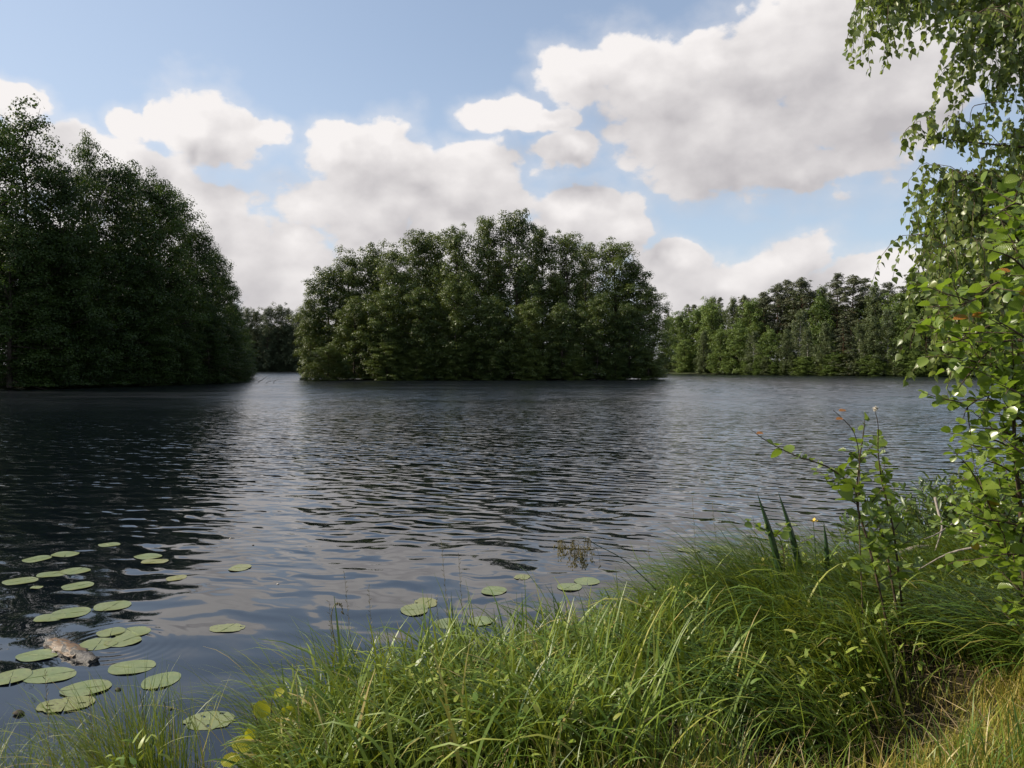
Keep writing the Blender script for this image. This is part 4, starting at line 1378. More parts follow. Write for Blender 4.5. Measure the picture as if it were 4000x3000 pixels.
def build_yellow_seedling():
    rs = np.random.RandomState(4)
    base = np.array([-1.22, 3.62, float(bank_z(-1.22, 3.62))])
    t = empty('alder_seedling', base, 'small seedling with a few bright yellow leaves at the water\'s edge, bottom left of centre', 'seedling')
    g, lv = Geo(), Leaves()
    for (u, v, sz, d, nrm_) in [(548, 1524, 0.085, (0.85, -0.1, -0.35), (0.1, -0.9, 0.5)), (640, 1530, 0.095, (-0.6, 0.0, -0.5), (0.2, -0.9, 0.4)),
                                (536, 1573, 0.060, (0.35, -0.1, -0.8), (0.3, -0.9, 0.3)), (592, 1505, 0.055, (0.5, 0, 0.35), (-0.3, -0.7, 0.7)),
                                (620, 1556, 0.05, (0.6, -0.1, 0.2), (0, -0.8, 0.6)), (500, 1610, 0.10, (0.9, 0.1, -0.05), (0.0, -0.55, 0.85)),
                                (560, 1610, 0.09, (0.8, -0.2, -0.1), (0.1, -0.5, 0.9)), (520, 1640, 0.09, (-0.8, -0.2, 0.0), (0.1, -0.5, 0.9))]:
        p = at(u, v, 3.55)
        d = np.array(d, dtype=float)
        lv.add(p, d, np.array(nrm_, dtype=float), sz, rs.uniform(0.3, 0.9))
        tube(g, spline([base, (base + p) / 2 + (0.02, 0, 0.05), p - norm(d) * sz * 0.2], 8), np.linspace(0.004, 0.0014, 8), 4)
    g.build('stem', M['twig'], t, base)
    lv.place(t, 'yellow', 300)


def build_herbs():
    rs = np.random.RandomState(6)
    spots = [(1068, 1345, 'upright marsh herb with whorled narrow leaves, leftmost of the row before the water'),
             (1128, 1332, 'marsh herb second from the left in the row before the water'),
             (1172, 1330, 'marsh herb in the middle of the row before the water, between two taller ones'),
             (1207, 1310, 'tallest marsh herb of the row before the water'),
             (1268, 1352, 'marsh herb right of the tallest one, low at the grass edge'),
             (1302, 1290, 'marsh herb shoot furthest right, just under the nearest pair of lily pads'),
             (1342, 1290, 'marsh herb shoot at the left end of the long grass mound')]
    for i, (u, v, lab) in enumerate(spots):
        y = 5.05 if i < 5 else 5.4
        top = at(u, v, y)
        base = np.array([top[0] + rs.normal(0, 0.03), y, float(bank_z(top[0], y))])
        base[2] = max(base[2], 0.02)
        t = empty('marsh_herb', base, lab, 'plant', 'marsh herbs in a row at the water')
        g, lv = Geo(), Leaves()
        P = spline([base, (base + top) / 2 + rs.normal(0, 0.01, 3), top], 9)
        tube(g, P, np.linspace(0.004, 0.002, 9), 5)
        L = np.linalg.norm(top - base)
        n = max(5, int(L / 0.035))
        for j in range(n):
            f = 0.25 + 0.75 * j / (n - 1)
            p0 = P[min(8, int(f * 8))]
            for q in range(5):
                az = q * 1.257 + j * 0.7
                up = 0.5 + 1.4 * max(0, f - 0.6) / 0.4
                lv.add(p0, np.array([math.cos(az), math.sin(az), up]), np.array([-math.cos(az) * up, -math.sin(az) * up, 1.0]), rs.uniform(0.05, 0.075) * (1.1 - 0.35 * f), rs.uniform(0.2, 0.9))
        g.build('stem', M['herb'], t, base)
        lv.place(t, 'herb', 300)


# ------------------------------------------------------------------ grass
def blades(g, roots, h, az, lean0, bend, width, tint, seg=6, rs=None, twist=0.6):
    """curved ribbons: pitch from vertical goes lean0 -> lean0 + bend"""
    n = len(roots)
    t = np.linspace(0, 1, seg + 1)
    dl = h[:, None] / seg
    ang = lean0[:, None] + bend[:, None] * (t[None, :-1] + 0.5 / seg) ** 1.6
    dxy = np.sin(ang) * dl
    dz = np.cos(ang) * dl
    X = np.concatenate([np.zeros((n, 1)), np.cumsum(dxy, 1)], 1)
    Z = np.concatenate([np.zeros((n, 1)), np.cumsum(dz, 1)], 1)
    ca, sa = np.cos(az)[:, None], np.sin(az)[:, None]
    C = np.stack([roots[:, 0:1] + X * ca, roots[:, 1:2] + X * sa, roots[:, 2:3] + Z], -1)
    w = width[:, None] * (np.clip(1.0 - t ** 2.2, 0.0, 1) * 0.9 + 0.1) * np.minimum(1, 0.55 + t * 2)[None]
    tw = rs.uniform(-twist, twist, n)[:, None]
    side = np.stack([-np.sin(az)[:, None] * np.cos(tw) + 0 * X, np.cos(az)[:, None] * np.cos(tw) + 0 * X, np.sin(tw) + 0 * X], -1)
    A = C - side * w[..., None] * 0.5
    B = C + side * w[..., None] * 0.5
    V = np.stack([A, B], 2).reshape(n, -1, 3)
    k = np.arange(seg) * 2
    F = np.stack([k, k + 1, k + 3, k + 2], -1)
    FF = (F[None] + (np.arange(n) * (seg + 1) * 2)[:, None, None]).reshape(-1, 4)
    g.add(V.reshape(-1, 3), FF, np.repeat(tint, (seg + 1) * 2))


def scatter(rs, n, xr, yr, accept):
    out = []
    while sum(len(o) for o in out) < n:
        x = rs.uniform(*xr, n)
        y = rs.uniform(*yr, n)
        s = inland(x, y)
        vis = (np.abs(x) < 0.70 * (y + 0.4) + 0.6)
        keep = (rs.rand(n) < accept(x, y, s)) & (s > -0.02) & vis
        out.append(np.stack([x[keep], y[keep], bank_z(x[keep], y[keep])], -1))
        if len(out) > 60:
            break
    return np.concatenate(out)[:n]


def clumpy(x, y, f=3.0, ph=0.0):
    return 0.5 + 0.25 * np.sin(x * f + ph + 1.7 * np.sin(y * f * 0.7)) + 0.25 * np.sin(y * f * 1.3 - ph + 1.3 * np.sin(x * f * 0.8))


def sstep(a, b, x):
    t = np.clip((x - a) / (b - a), 0, 1)
    return t * t * (3 - 2 * t)


def HOL(x, y, s):
    """bare hollows under the overhanging grass"""
    a = np.exp(-((x - 1.85) / 0.75) ** 4 - ((s - 1.98) / 0.30) ** 4)
    b = np.exp(-((x - 0.35) / 0.30) ** 2 - ((y - 3.75) / 0.22) ** 2)
    return np.clip(1 - 0.93 * np.maximum(a, b), 0.0, 1)


def build_grass():
    rs = np.random.RandomState(101)
    # 1. tall fine drooping grass of the right-hand mound
    def acc(x, y, s):
        return sstep(0.35, 0.9, x + 0.3 * (y - 5)) * (1 - sstep(1.55, 1.9, s + 0.25 * np.sin(x * 3.1) - 0.9 * sstep(2.3, 2.8, x))) * (0.35 + 0.65 * clumpy(x, y, 4.0, 0.4))
    r = scatter(rs, 20000, (0.2, 7.5), (2.8, 8.8), acc)
    n = len(r)
    cl = clumpy(r[:, 0], r[:, 1], 2.2, 2.0)
    h = (0.44 + 0.30 * cl) * rs.uniform(0.55, 1.25, n)
    az = np.pi + 0.15 + rs.normal(0, 0.38, n) + 0.9 * (clumpy(r[:, 0], r[:, 1], 2.1, 5.0) - 0.5)
    g = Geo()
    blades(g, r, h, az, rs.normal(0.42, 0.2, n), rs.uniform(0.7, 2.0, n), rs.uniform(0.006, 0.014, n),
           np.clip(rs.normal(0.30, 0.16, n) + 0.35 * clumpy(r[:, 0], r[:, 1], 3.1, 1.0) * rs.rand(n) + (rs.rand(n) < 0.04) * 0.5, 0, 1), 6, rs)
    tag(g.build('long_grass', M['tall']), 'long fine green grass drooping in a dense mound on the right-hand bank', 'grass', kind='stuff')

    # 2. broad sedge, centre and left
    def acc2(x, y, s):
        return HOL(x, y, s) * (1 - sstep(0.45, 1.3, x)) * sstep(-1.5, -1.2, x) * (1 - sstep(1.0, 2.2, s)) * (0.06 + 0.94 * clumpy(x, y, 5.0, 1.4) ** 2) + 0.006 * (x > 0.5) * (s < 2)
    LE = lambda x, y: sstep(-0.375, -0.30, x / np.maximum(y, 0.5))
    r = scatter(rs, 5600, (-1.8, 5.0), (2.9, 7.0), lambda x, y, s: acc2(x, y, s) * LE(x, y))
    n = len(r)
    h = rs.uniform(0.28, 0.66, n) * (0.8 + 0.4 * clumpy(r[:, 0], r[:, 1], 4.0, 0.0))
    h *= np.where(rs.rand(n) < 0.06, 1.3, 1.0)
    h *= 0.45 + 0.55 * sstep(-0.37, -0.20, r[:, 0] / r[:, 1])
    az = np.where(rs.rand(n) < 0.62, np.pi, 0.0) + rs.normal(0, 0.75, n)
    g = Geo()
    blades(g, r, h, az, np.abs(rs.normal(0.15, 0.16, n)), rs.uniform(0.3, 2.3, n), rs.uniform(0.008, 0.021, n),
           np.clip(rs.normal(0.50, 0.2, n) + (rs.rand(n) < 0.06) * 0.45, 0, 1), 7, rs)
    tag(g.build('sedge', M['sedge']), 'broad arching sedge blades crowding the bank in the middle foreground', 'grass', kind='stuff')

    # 3. short undergrowth filling between
    def acc3(x, y, s):
        return HOL(x, y, s) * (0.04 + 0.96 * clumpy(x, y, 6.0, 3.0) ** 2) * sstep(-0.375, -0.33, x / np.maximum(y, 0.5))
    r = scatter(rs, 10000, (-1.5, 6.0), (2.6, 7.2), acc3)
    n = len(r)
    h = rs.uniform(0.12, 0.34, n)
    g = Geo()
    blades(g, r, h, rs.uniform(0, 6.28, n), np.abs(rs.normal(0.2, 0.2, n)), rs.uniform(0.1, 1.6, n), rs.uniform(0.004, 0.009, n),
           np.clip(rs.normal(0.38, 0.2, n) + (rs.rand(n) < 0.10) * 0.5, 0, 1), 4, rs)
    tag(g.build('low_grass', M['sedge']), 'short dense green grass growing between the taller blades', 'grass', kind='stuff')

    # 4. dry trodden turf, bottom right
    def acc4(x, y, s):
        return HOL(x, y, s) * sstep(1.85, 2.15, s + 0.15 * np.sin(x * 4)) * sstep(0.0, 0.7, x + 0.4 * (3.4 - y) * 2) * (0.4 + 0.6 * clumpy(x, y, 9.0, 2.0))
    r = scatter(rs, 34000, (0.0, 3.6), (2.3, 4.8), acc4)
    n = len(r)
    h = rs.uniform(0.05, 0.17, n) * np.where(rs.rand(n) < 0.07, 1.7, 1.0)
    g = Geo()
    blades(g, r, h, rs.uniform(0, 6.28, n), np.abs(rs.normal(0.3, 0.3, n)), rs.uniform(0.0, 1.4, n), rs.uniform(0.0028, 0.0055, n),
           np.clip(rs.normal(0.55, 0.24, n), 0, 1), 3, rs)
    tag(g.build('dry_grass', M['turf']), 'short yellowed grass on the trodden ground in the bottom right corner', 'grass', kind='stuff')

    # leafy weeds among the blades
    r = scatter(rs, 2600, (-1.7, 5.5), (2.8, 7.2), lambda x, y, s: sstep(0.55, 0.75, clumpy(x, y, 3.3, 7.0)) * (s < 1.9) * (0.3 + 0.7 * (s < 0.9)))
    n = len(r)
    r[:, 2] += rs.uniform(0.10, 0.42, n)
    g = Geo()
    blades(g, r, rs.uniform(0.035, 0.075, n), rs.uniform(0, 6.28, n), rs.uniform(0.5, 1.5, n), rs.uniform(0.2, 1.0, n), rs.uniform(0.012, 0.028, n),
           np.clip(rs.normal(0.6, 0.2, n), 0, 0.85), 4, rs)
    tag(g.build('leafy_weeds', M['sedge']), 'small leafy weeds scattered through the grass along the bank', 'weeds', kind='stuff')

    # 5. straw litter
    r = scatter(rs, 3500, (-1.4, 4.5), (2.6, 6.6), lambda x, y, s: 0.3 + 0.7 * clumpy(x, y, 7.0, 6.0))
    n = len(r)
    r[:, 2] += rs.uniform(0.0, 0.10, n)
    g = Geo()
    blades(g, r, rs.uniform(0.08, 0.35, n), rs.uniform(0, 6.28, n), rs.uniform(0.9, 1.6, n), rs.uniform(-0.2, 0.5, n), rs.uniform(0.002, 0.006, n), rs.rand(n), 3, rs)
    tag(g.build('dead_grass', M['straw']), 'dead straw lying between the green blades', 'grass', kind='stuff')


def tuft(name, label, cat, root_uv, y, n, spread, hr, azm, azs, lean, bend, wr, mat, seed, tints=(0.5, 0.22), group=None, rz=None):
    rs = np.random.RandomState(seed)
    c = at(root_uv[0], root_uv[1], y)
    c[2] = float(bank_z(c[0], y)) if rz is None else rz
    r = np.column_stack([c[0] + rs.normal(0, spread, n), y + rs.normal(0, spread * 0.6, n), np.full(n, c[2])])
    r[:, 2] = np.maximum(bank_z(r[:, 0], r[:, 1]), -0.02) if rz is None else rz
    g = Geo()
    blades(g, r, rs.uniform(*hr, n), azm + rs.normal(0, azs, n), np.abs(rs.normal(*lean, n)), rs.uniform(*bend, n), rs.uniform(*wr, n), np.clip(rs.normal(*tints, n), 0, 1), 8, rs)
    o = g.build(name, M[mat], None, c)
    return tag(o, label, cat, group)


def build_tufts():
    PI = math.pi
    tuft('grass_tuft', 'upright green grass tuft at the bottom edge, left of the yellow leaved seedling', 'grass tuft', (330, 1659), 3.80, 240, 0.12, (0.32, 0.72), PI * 0.75, 0.8, (0.12, 0.12), (0.1, 1.3), (0.003, 0.007), 'sedge', 1)
    tuft('grass_tuft', 'pale silvery arching grass tuft fanning to the left, left part of the bottom edge', 'grass tuft', (250, 1659), 3.76, 230, 0.13, (0.4, 0.75), PI, 0.45, (0.3, 0.15), (0.5, 1.9), (0.003, 0.006), 'sedge', 2, (0.72, 0.18))
    tuft('grass_tuft', 'thin tuft of grass in the bottom left corner of the picture', 'grass tuft', (10, 1659), 3.70, 160, 0.16, (0.25, 0.5), PI * 0.6, 0.9, (0.2, 0.15), (0.3, 1.5), (0.003, 0.005), 'sedge', 3, (0.55, 0.2))
    tuft('grass_tuft', 'low grass tuft between the silvery tuft and the yellow leaved seedling', 'grass tuft', (470, 1659), 3.9, 70, 0.07, (0.12, 0.30), PI * 0.5, 1.2, (0.2, 0.15), (0.2, 1.6), (0.0025, 0.005), 'sedge', 4, (0.6, 0.22))
    tuft('sedge_tuft', 'sedge with long pale blades sweeping left out over the water beside the yellow leaved seedling', 'sedge tuft', (640, 1560), 4.35, 150, 0.16, (0.45, 0.85), PI, 0.35, (0.35, 0.15), (0.7, 1.7), (0.004, 0.008), 'sedge', 5, (0.62, 0.2))
    tuft('sedge_tuft', 'sedge with blades arching over the water left of the three stiff upright blades', 'sedge tuft', (760, 1500), 4.65, 110, 0.14, (0.45, 0.8), PI * 0.9, 0.55, (0.25, 0.15), (0.5, 1.7), (0.004, 0.008), 'sedge', 6, (0.55, 0.2))
    tuft('sedge_tuft', 'stiff dark sedge fan standing above the grass near the middle of the bank edge', 'sedge tuft', (1010, 1480), 4.75, 46, 0.05, (0.5, 0.78), PI * 0.85, 0.5, (0.2, 0.12), (0.1, 0.7), (0.008, 0.013), 'sedge', 7, (0.35, 0.15))
    tuft('sedge_tuft', 'broad folded sedge standing in front of the dark hollow of the long grass', 'sedge tuft', (1310, 1600), 3.75, 30, 0.05, (0.45, 0.72), 0.4, 1.3, (0.15, 0.12), (0.1, 0.9), (0.009, 0.014), 'sedge', 8, (0.45, 0.15))
    tuft('grass_tuft', 'bright yellow green tuft spilling over the left end of the long grass mound', 'grass tuft', (1400, 1350), 5.35, 900, 0.16, (0.35, 0.6), PI, 0.5, (0.25, 0.15), (0.8, 2.1), (0.003, 0.005), 'tall', 9, (0.72, 0.15))
    # fine flowering stalks standing over the water
    rs = np.random.RandomState(12)
    st = [(715, 1380, 1300, 4.5), (760, 1400, 1240, 4.6), (800, 1400, 1270, 4.7), (970, 1420, 1170, 4.9), (1000, 1420, 1200, 4.9), (955, 1420, 1290, 4.8), (1045, 1420, 1330, 4.9),
          (100, 1650, 1450, 3.7), (195, 1650, 1500, 3.75), (325, 1640, 1500, 3.8), (380, 1650, 1520, 3.8), (1420, 1300, 1180, 5.4), (1640, 1200, 1120, 5.8), (1505, 1220, 1075, 5.7), (1560, 1230, 1090, 5.8)]
    STALKS = ['thin flowering stalk just left of the hooked nodding stalk', 'tall thin stalk just right of the hooked nodding stalk',
              'thin stalk, second to the right of the hooked nodding stalk', 'tallest thin stalk behind the stiff sedge fan', 'thin stalk right beside the tallest one at the stiff sedge fan',
              'short thin stalk left of the tallest one at the stiff sedge fan', 'thin stalk left of the round pad by the marsh herbs', 'dark thin stalk over the water furthest to the bottom left',
              'thin stalk rising in front of the pad with the pale scar', 'branched thin stalk over deep blue water right of the silvery tuft', 'thin stalk left of the large holed pad at bottom left',
              'thin stalk above the left end of the long grass mound', 'thin stalk close to the left sword shaped leaf', 'thin leaning stalk on the long grass left of the sword shaped leaves',
              'thin stalk between the leaning one and the sword shaped leaves']
    for i, (u, v0, v1, y) in enumerate(st):
        b = at(u, v0, y)
        top = at(u - rs.uniform(0, 26), v1, y)
        b[2] = max(0.0, float(bank_z(b[0], y)))
        g = Geo()
        P = spline([b, (b + top) / 2 + (0.015, 0, 0.0), top], 9)
        tube(g, P, np.linspace(0.0018, 0.0009, 9), 3, 0.3)
        for k in range(16):
            f = 0.55 + 0.45 * k / 15
            p0 = np.array([np.interp(f * 8, range(9), P[:, q]) for q in range(3)])
            d = norm(np.array([rs.normal(0, 0.5), rs.normal(0, 0.5), 0.8]))
            tube(g, np.array([p0, p0 + d * 0.014, p0 + d * 0.024]), [0.0008, 0.0020, 0.0003], 3, rs.rand())
        o = g.build('grass_stalk', M['seed'], None, b)
        tag(o, STALKS[i], 'grass stalk', 'thin flowering grass stalks before the water')
    # sword leaves
    for (ub, vb, ut, vt, y, w, lab) in [(1705, 1290, 1635, 1063, 5.2, 0.046, 'left of the two dark sword shaped leaves standing up against the water'),
                                        (1748, 1290, 1681, 1062, 5.2, 0.042, 'right of the two dark sword shaped leaves standing up against the water'),
                                        (1782, 1290, 1779, 1125, 5.2, 0.036, 'short straight dark sword shaped leaf beside the yellow flower')]:
        b, tp = at(ub, vb, y), at(ut, vt, y)
        b[2] = float(bank_z(b[0], y))
        P = spline([b, b * 0.4 + tp * 0.6 + np.array([0.02, 0, 0]), tp], 12)
        g = Geo()
        f = np.linspace(0, 1, 12)
        wd = w * np.clip(1.15 - f ** 2.5 * 1.15, 0.01, 1)
        V, F = [], []
        for i in range(12):
            p_ = P[i]
            V += [p_ + (-wd[i] / 2, 0.0, 0), p_ + (0, -wd[i] * 0.16, 0), p_ + (wd[i] / 2, 0.0, 0), p_ + (0, wd[i] * 0.10, 0)]
        for i in range(11):
            for j in range(4):
                F.append((i * 4 + j, i * 4 + (j + 1) % 4, i * 4 + 4 + (j + 1) % 4, i * 4 + 4 + j))
        g.add(V, F, 0.4)
        tag(g.build('iris_leaf', M['iris'], None, b, smooth=True), lab, 'leaf', 'sword shaped leaves on the bank')
    # club rush with drooping brown spikelets
    b = at(1490, 1345, 4.9)
    b[2] = float(bank_z(b[0], 4.9))
    t = empty('wood_club_rush', b, 'arching rush with drooping clusters of brown spikelets hanging over the water', 'rush')
    g = Geo()
    P = spline([b, at(1440, 1300, 4.9), at(1355, 1215, 4.9), at(1290, 1178, 4.9), at(1258, 1160, 4.9), at(1215, 1166, 4.9)], 26)
    tube(g, P, np.linspace(0.0045, 0.0015, 26), 5, 0.3)
    g.build('stem', M['iris'], t, b)
    g = Geo()
    L = at(1400, 1250, 4.9)
    rs2 = np.random.RandomState(3)
    blades(g, np.array([L, L]), np.array([0.42, 0.30]), np.array([math.pi, math.pi + 0.4]), np.array([0.75, 0.6]), np.array([0.5, -0.3]), np.array([0.012, 0.010]), np.array([0.7, 0.6]), 8, rs2)
    g.build('leaf', M['sedge'], t, b)
    for (u0, v0, du, dv) in ((1268, 1162, 22, 66), (1240, 1166, 20, 60), (1212, 1166, 14, 44), (1250, 1185, 22, 40)):
        g = Geo()
        for k in range(26):
            p0 = at(u0 + rs.normal(0, 3), v0, 4.9)
            p1 = at(u0 + rs.normal(0, 0.5) * du, v0 + rs.uniform(0.2, 1) * dv, 4.9 + rs.normal(0, 0.03))
            tube(g, spline([p0, (p0 + p1) / 2 + (rs.normal(0, 0.01), 0, 0.015), p1], 5), [0.0009] * 5, 3, 0.4)
            for q in range(3):
                c = p1 + rs.normal(0, 0.006, 3)
                tube(g, np.array([c + (0, 0, 0.006), c, c - (0, 0, 0.007)]), [0.0008, 0.0038, 0.0006], 4, rs.rand())
        g.build('spikelet_cluster', M['seed'], t, b)
    # drooping flowering stem with a hooked head, left of the middle
    b = at(735, 1560, 4.5)
    b[2] = max(0, float(bank_z(b[0], 4.5)))
    g = Geo()
    P = spline([b, at(728, 1430, 4.5), at(716, 1340, 4.5), at(722, 1308, 4.5), at(735, 1304, 4.5), at(741, 1325, 4.5)], 22)
    tube(g, P, np.linspace(0.0032, 0.0016, 22), 4, 0.9)
    for k in range(14, 22):
        for q in range(3):
            c = P[k] + rs.normal(0, 0.003, 3)
            tube(g, np.array([c, c + (0, 0, -0.006), c + (0, 0, -0.011)]), [0.001, 0.003, 0.0006], 4, 0.1)
    tag(g.build('nodding_stalk', M['seed'], None, b), 'pale stalk with a hooked nodding brown head above the left part of the bank', 'grass stalk')
    # yellow flower
    b = at(1757, 1290, 5.0)
    b[2] = float(bank_z(b[0], 5.0))
    c = at(1757, 1128, 5.0)
    t = empty('yellow_flower', b, 'small yellow flower beside the dark sword shaped leaves', 'flower')
    g = Geo()
    tube(g, spline([b, (b + c) / 2 + (0.02, 0, 0), c], 8), np.linspace(0.004, 0.002, 8), 5, 0.3)
    g.build('stem', M['iris'], t, b)
    for k in range(6):
        a = k * 1.047 + 0.3
        d = np.array([math.cos(a), math.sin(a) * 0.5 - 0.3, 0.55])
        g = Geo()
        sd = norm(np.cross(d, (0, 0, 1.0))) * 0.011
        d = norm(d) * 0.036
        g.add([c, c + d * 0.55 - sd, c + d + (0, 0, -0.004), c + d * 0.55 + sd], [(0, 1, 2, 3)], 0.5)
        g.build('petal', M['flower'], t, b)


# ------------------------------------------------------------------ lily pads
def pad_mat():
    m, t, out = new_mat('lily_pad_leaf')
    at_ = t.node('ShaderNodeAttribute', attribute_name='tint')
    geo = t.node('ShaderNodeNewGeometry')
    n1 = t.noise(geo.outputs['Position'], 9.0, 4, 0.6)
    n2 = t.noise(geo.outputs['Position'], 42.0, 4, 0.7)
    green = t.mix(t.remap(n1, 0.3, 0.7), (0.112, 0.152, 0.055), (0.170, 0.205, 0.080))
    c = t.mix(at_.outputs['Fac'], green, (0.20, 0.19, 0.060))
    spots = t.m('MULTIPLY', t.remap(n2, 0.55, 0.62), t.remap(n1, 0.40, 0.6))
    c = t.mix(t.m('MULTIPLY', spots, t.m('ADD', 0.45, at_.outputs['Fac'], 0.0, True)), c, (0.070, 0.050, 0.025))
    p = principled(t, c, 0.32, 0.5, bump(t, n1, 0.004, 0.5))
    t.l.new(p.outputs[0], out.inputs[0])
    return m


M['pad'] = pad_mat()
M['vein'] = grass_mat('pad_vein', [(0.0, (0.24, 0.30, 0.13)), (1.0, (0.28, 0.32, 0.15))], 0.0)

# u, v, width, height in px (2212 frame), roughness of the edge, yellowness, label
PADS = [
    (236, 1177, 47, 9, 0, 0.2, 'small far pad lying alone, topmost of the lily pads in the left group'),
    (80, 1208, 52, 15, 0, 0.1, 'left pad of the touching pair nearest the left shade'),
    (141, 1198, 60, 12, 0, 0.1, 'right pad of the touching pair nearest the left shade'),
    (320, 1203, 62, 12, 0, 0.1, 'upper pad of the overlapping pair on the sky reflection, far left group'),
    (334, 1214, 58, 11, 1, 0.7, 'yellowing lower pad of the overlapping pair at the dark reflection\'s edge'),
    (112, 1241, 60, 14, 0, 0.15, 'left half of the long double pad on the dark water'),
    (162, 1234, 66, 14, 0, 0.15, 'right half of the long double pad on the dark water'),
    (44, 1256, 70, 17, 1, 0.2, 'speckled pad near the left edge below the long double pad'),
    (79, 1270, 27, 7, 1, 0.3, 'tiny pad below the speckled one near the left edge'),
    (168, 1267, 62, 18, 0, 0.15, 'round clean pad below the long double pad'),
    (381, 1249, 40, 13, 1, 0.8, 'pale yellow half sunken pad right of the dark reflection'),
    (108, 1335, 64, 20, 1, 0.2, 'worn left pad of the overlapping pair above the log'),
    (153, 1325, 76, 26, 0, 0.15, 'large right pad of the overlapping pair above the log'),
    (243, 1310, 76, 23, 1, 0.2, 'speckled pad touching the right end of the large pad above the log'),
    (240, 1367, 58, 20, 1, 0.3, 'back left pad of the cluster right of the log'),
    (286, 1366, 76, 24, 0, 0.2, 'back right pad of the cluster right of the log'),
    (212, 1392, 84, 27, 1, 0.2, 'front left pad of the cluster right of the log, touching the bark'),
    (266, 1386, 78, 25, 1, 0.25, 'front right pad of the cluster right of the log'),
    (82, 1417, 88, 26, 0, 0.0, 'smooth bright pad pushed against the left end of the log'),
    (24, 1464, 76, 36, 0, 0.2, 'pad cut by the left edge below the log'),
    (104, 1459, 122, 34, 0, 0.1, 'widest long pad in front of the log'),
    (285, 1442, 96, 33, 0, 0.15, 'spotted oval pad in front of the cluster right of the log'),
    (348, 1471, 74, 38, 0, 0.0, 'clean oval pad lying alone, tilted to the right, on deep blue water'),
    (186, 1488, 102, 36, 0, 0.15, 'pad with a pale scar behind the bottom left grass'),
    (143, 1523, 118, 33, 2, 0.55, 'eaten brownish pad under the grass tips at bottom left'),
    (453, 1557, 118, 42, 2, 0.25, 'large holed pad nearest the yellow leaved seedling'),
    (491, 1357, 80, 20, 2, 0.45, 'ragged pad out on the cloud reflection, left of the bank grass'),
    (519, 1227, 44, 16, 1, 0.5, 'faint half sunken pad on the light water, centre left'),
    (1067, 1277, 54, 20, 0, 0.05, 'clean round pad with a notch, left of the nearest pair before the mound'),
    (1230, 1269, 54, 17, 0, 0.05, 'left pad of the pair beneath the drooping rush'),
    (1268, 1256, 56, 17, 0, 0.05, 'right pad of the pair beneath the drooping rush'),
    (1128, 1247, 38, 12, 2, 0.5, 'small ragged pad beyond the clean round one'),
    (920, 1303, 52, 30, 2, 0.7, 'crumbling yellow pad behind the stiff sedge fan'),
    (895, 1318, 60, 27, 1, 0.35, 'greener pad partly under the crumbling yellow one'),
    (1038, 1343, 54, 20, 0, 0.05, 'round pad just left of the marsh herbs'),
    (965, 1347, 52, 22, 0, 0.1, 'pad seen between the blades of the stiff sedge fan'),
    (1008, 1374, 54, 20, 0, 0.1, 'pad half hidden by grass in front of the round one by the marsh herbs'),
    (1488, 1189, 50, 9, 1, 0.6, 'brownish flat pad far out beyond the long grass mound'),
    (1560, 1186, 56, 13, 0, 0.1, 'green pad beside the brownish one beyond the long grass mound'),
    (1610, 1195, 50, 12, 0, 0.15, 'pad at the grass edge beyond the long grass mound, nearest the sword shaped leaves'),
    (1700, 1133, 46, 7, 1, 0.5, 'distant flat pad seen right of the tip of the sword shaped leaves'),
]


def build_pads():
    rs = np.random.RandomState(55)
    for i, (u, v, w, h, rough, yel, lab) in enumerate(PADS):
        c = on(u, v, 0.0)
        hw = w * KPX / 3000 * c[1] / 2
        f = on(u, v - h / 2)[1]
        n_ = on(u, v + h / 2)[1]
        hl = min(abs(f - n_) / 2, hw * 1.5)
        hl = max(hl, hw * 0.7)
        N = 30
        rz = rs.uniform(-0.35, 0.35)
        notch = rs.uniform(0, 2 * np.pi)
        rings = [0.12, 0.4, 0.7, 0.9, 1.0]
        th = notch + 0.035 + np.linspace(0, 2 * np.pi - 0.07, N)
        z0 = 0.0025 + 0.0012 * (i % 5)
        V = [(0, 0, z0)]
        T = [yel]
        ph = rs.uniform(0, 6.28)
        edge = 1 + 0.012 * np.sin(5 * th + ph) + 0.01 * np.sin(9 * th)
        if rough:
            edge = edge - rough * 0.035 * rs.rand(N) - (rough > 1) * 0.10 * (rs.rand(N) < 0.2)
        for q in rings:
            for k in range(N):
                rr = q * (edge[k] if q > 0.6 else 1)
                # the notch closes toward the centre
                x = math.cos(th[k]) * rr * hw
                y = math.sin(th[k]) * rr * hl
                z = z0 + (0.0035 * math.sin(3 * th[k] + ph) + 0.0015) * q ** 3 * (1 if rough < 2 else 0.6)
                V.append((x * math.cos(rz) - y * math.sin(rz), x * math.sin(rz) + y * math.cos(rz), max(z, 0.0015)))
                T.append(min(1, yel + (0.25 if (q >= 0.9 and rs.rand() < 0.3) else 0)))
        g = Geo()
        tri = [(0, 1 + k, 2 + k) for k in range(N - 1)]
        quads = []
        for r_ in range(len(rings) - 1):
            for k in range(N - 1):
                if rough == 2 and r_ in (1, 2) and rs.rand() < 0.05:
                    continue
                a = 1 + r_ * N + k
                quads.append((a, a + N, a + N + 1, a + 1))
        g.add(V, tri, np.array(T))
        g.F.append(np.array(quads))
        g.V[0] = g.V[0] + c.astype(np.float32)
        o = g.build('lily_pad', M['pad'], None, c, smooth=True)
        tag(o, lab, 'lily pad', 'lily pads floating on the lake')
        # midrib
        gv = Geo()
        a = notch + math.pi
        p1 = c + np.array([math.cos(a + rz) * hw * 0.85, math.sin(a + rz) * hl * 0.85, z0 + 0.003])
        tube(gv, np.array([c + (0, 0, z0 + 0.0015), p1]), [0.0028, 0.0008], 4, 0.5)
        gv.build('midrib', M['vein'], o, c)


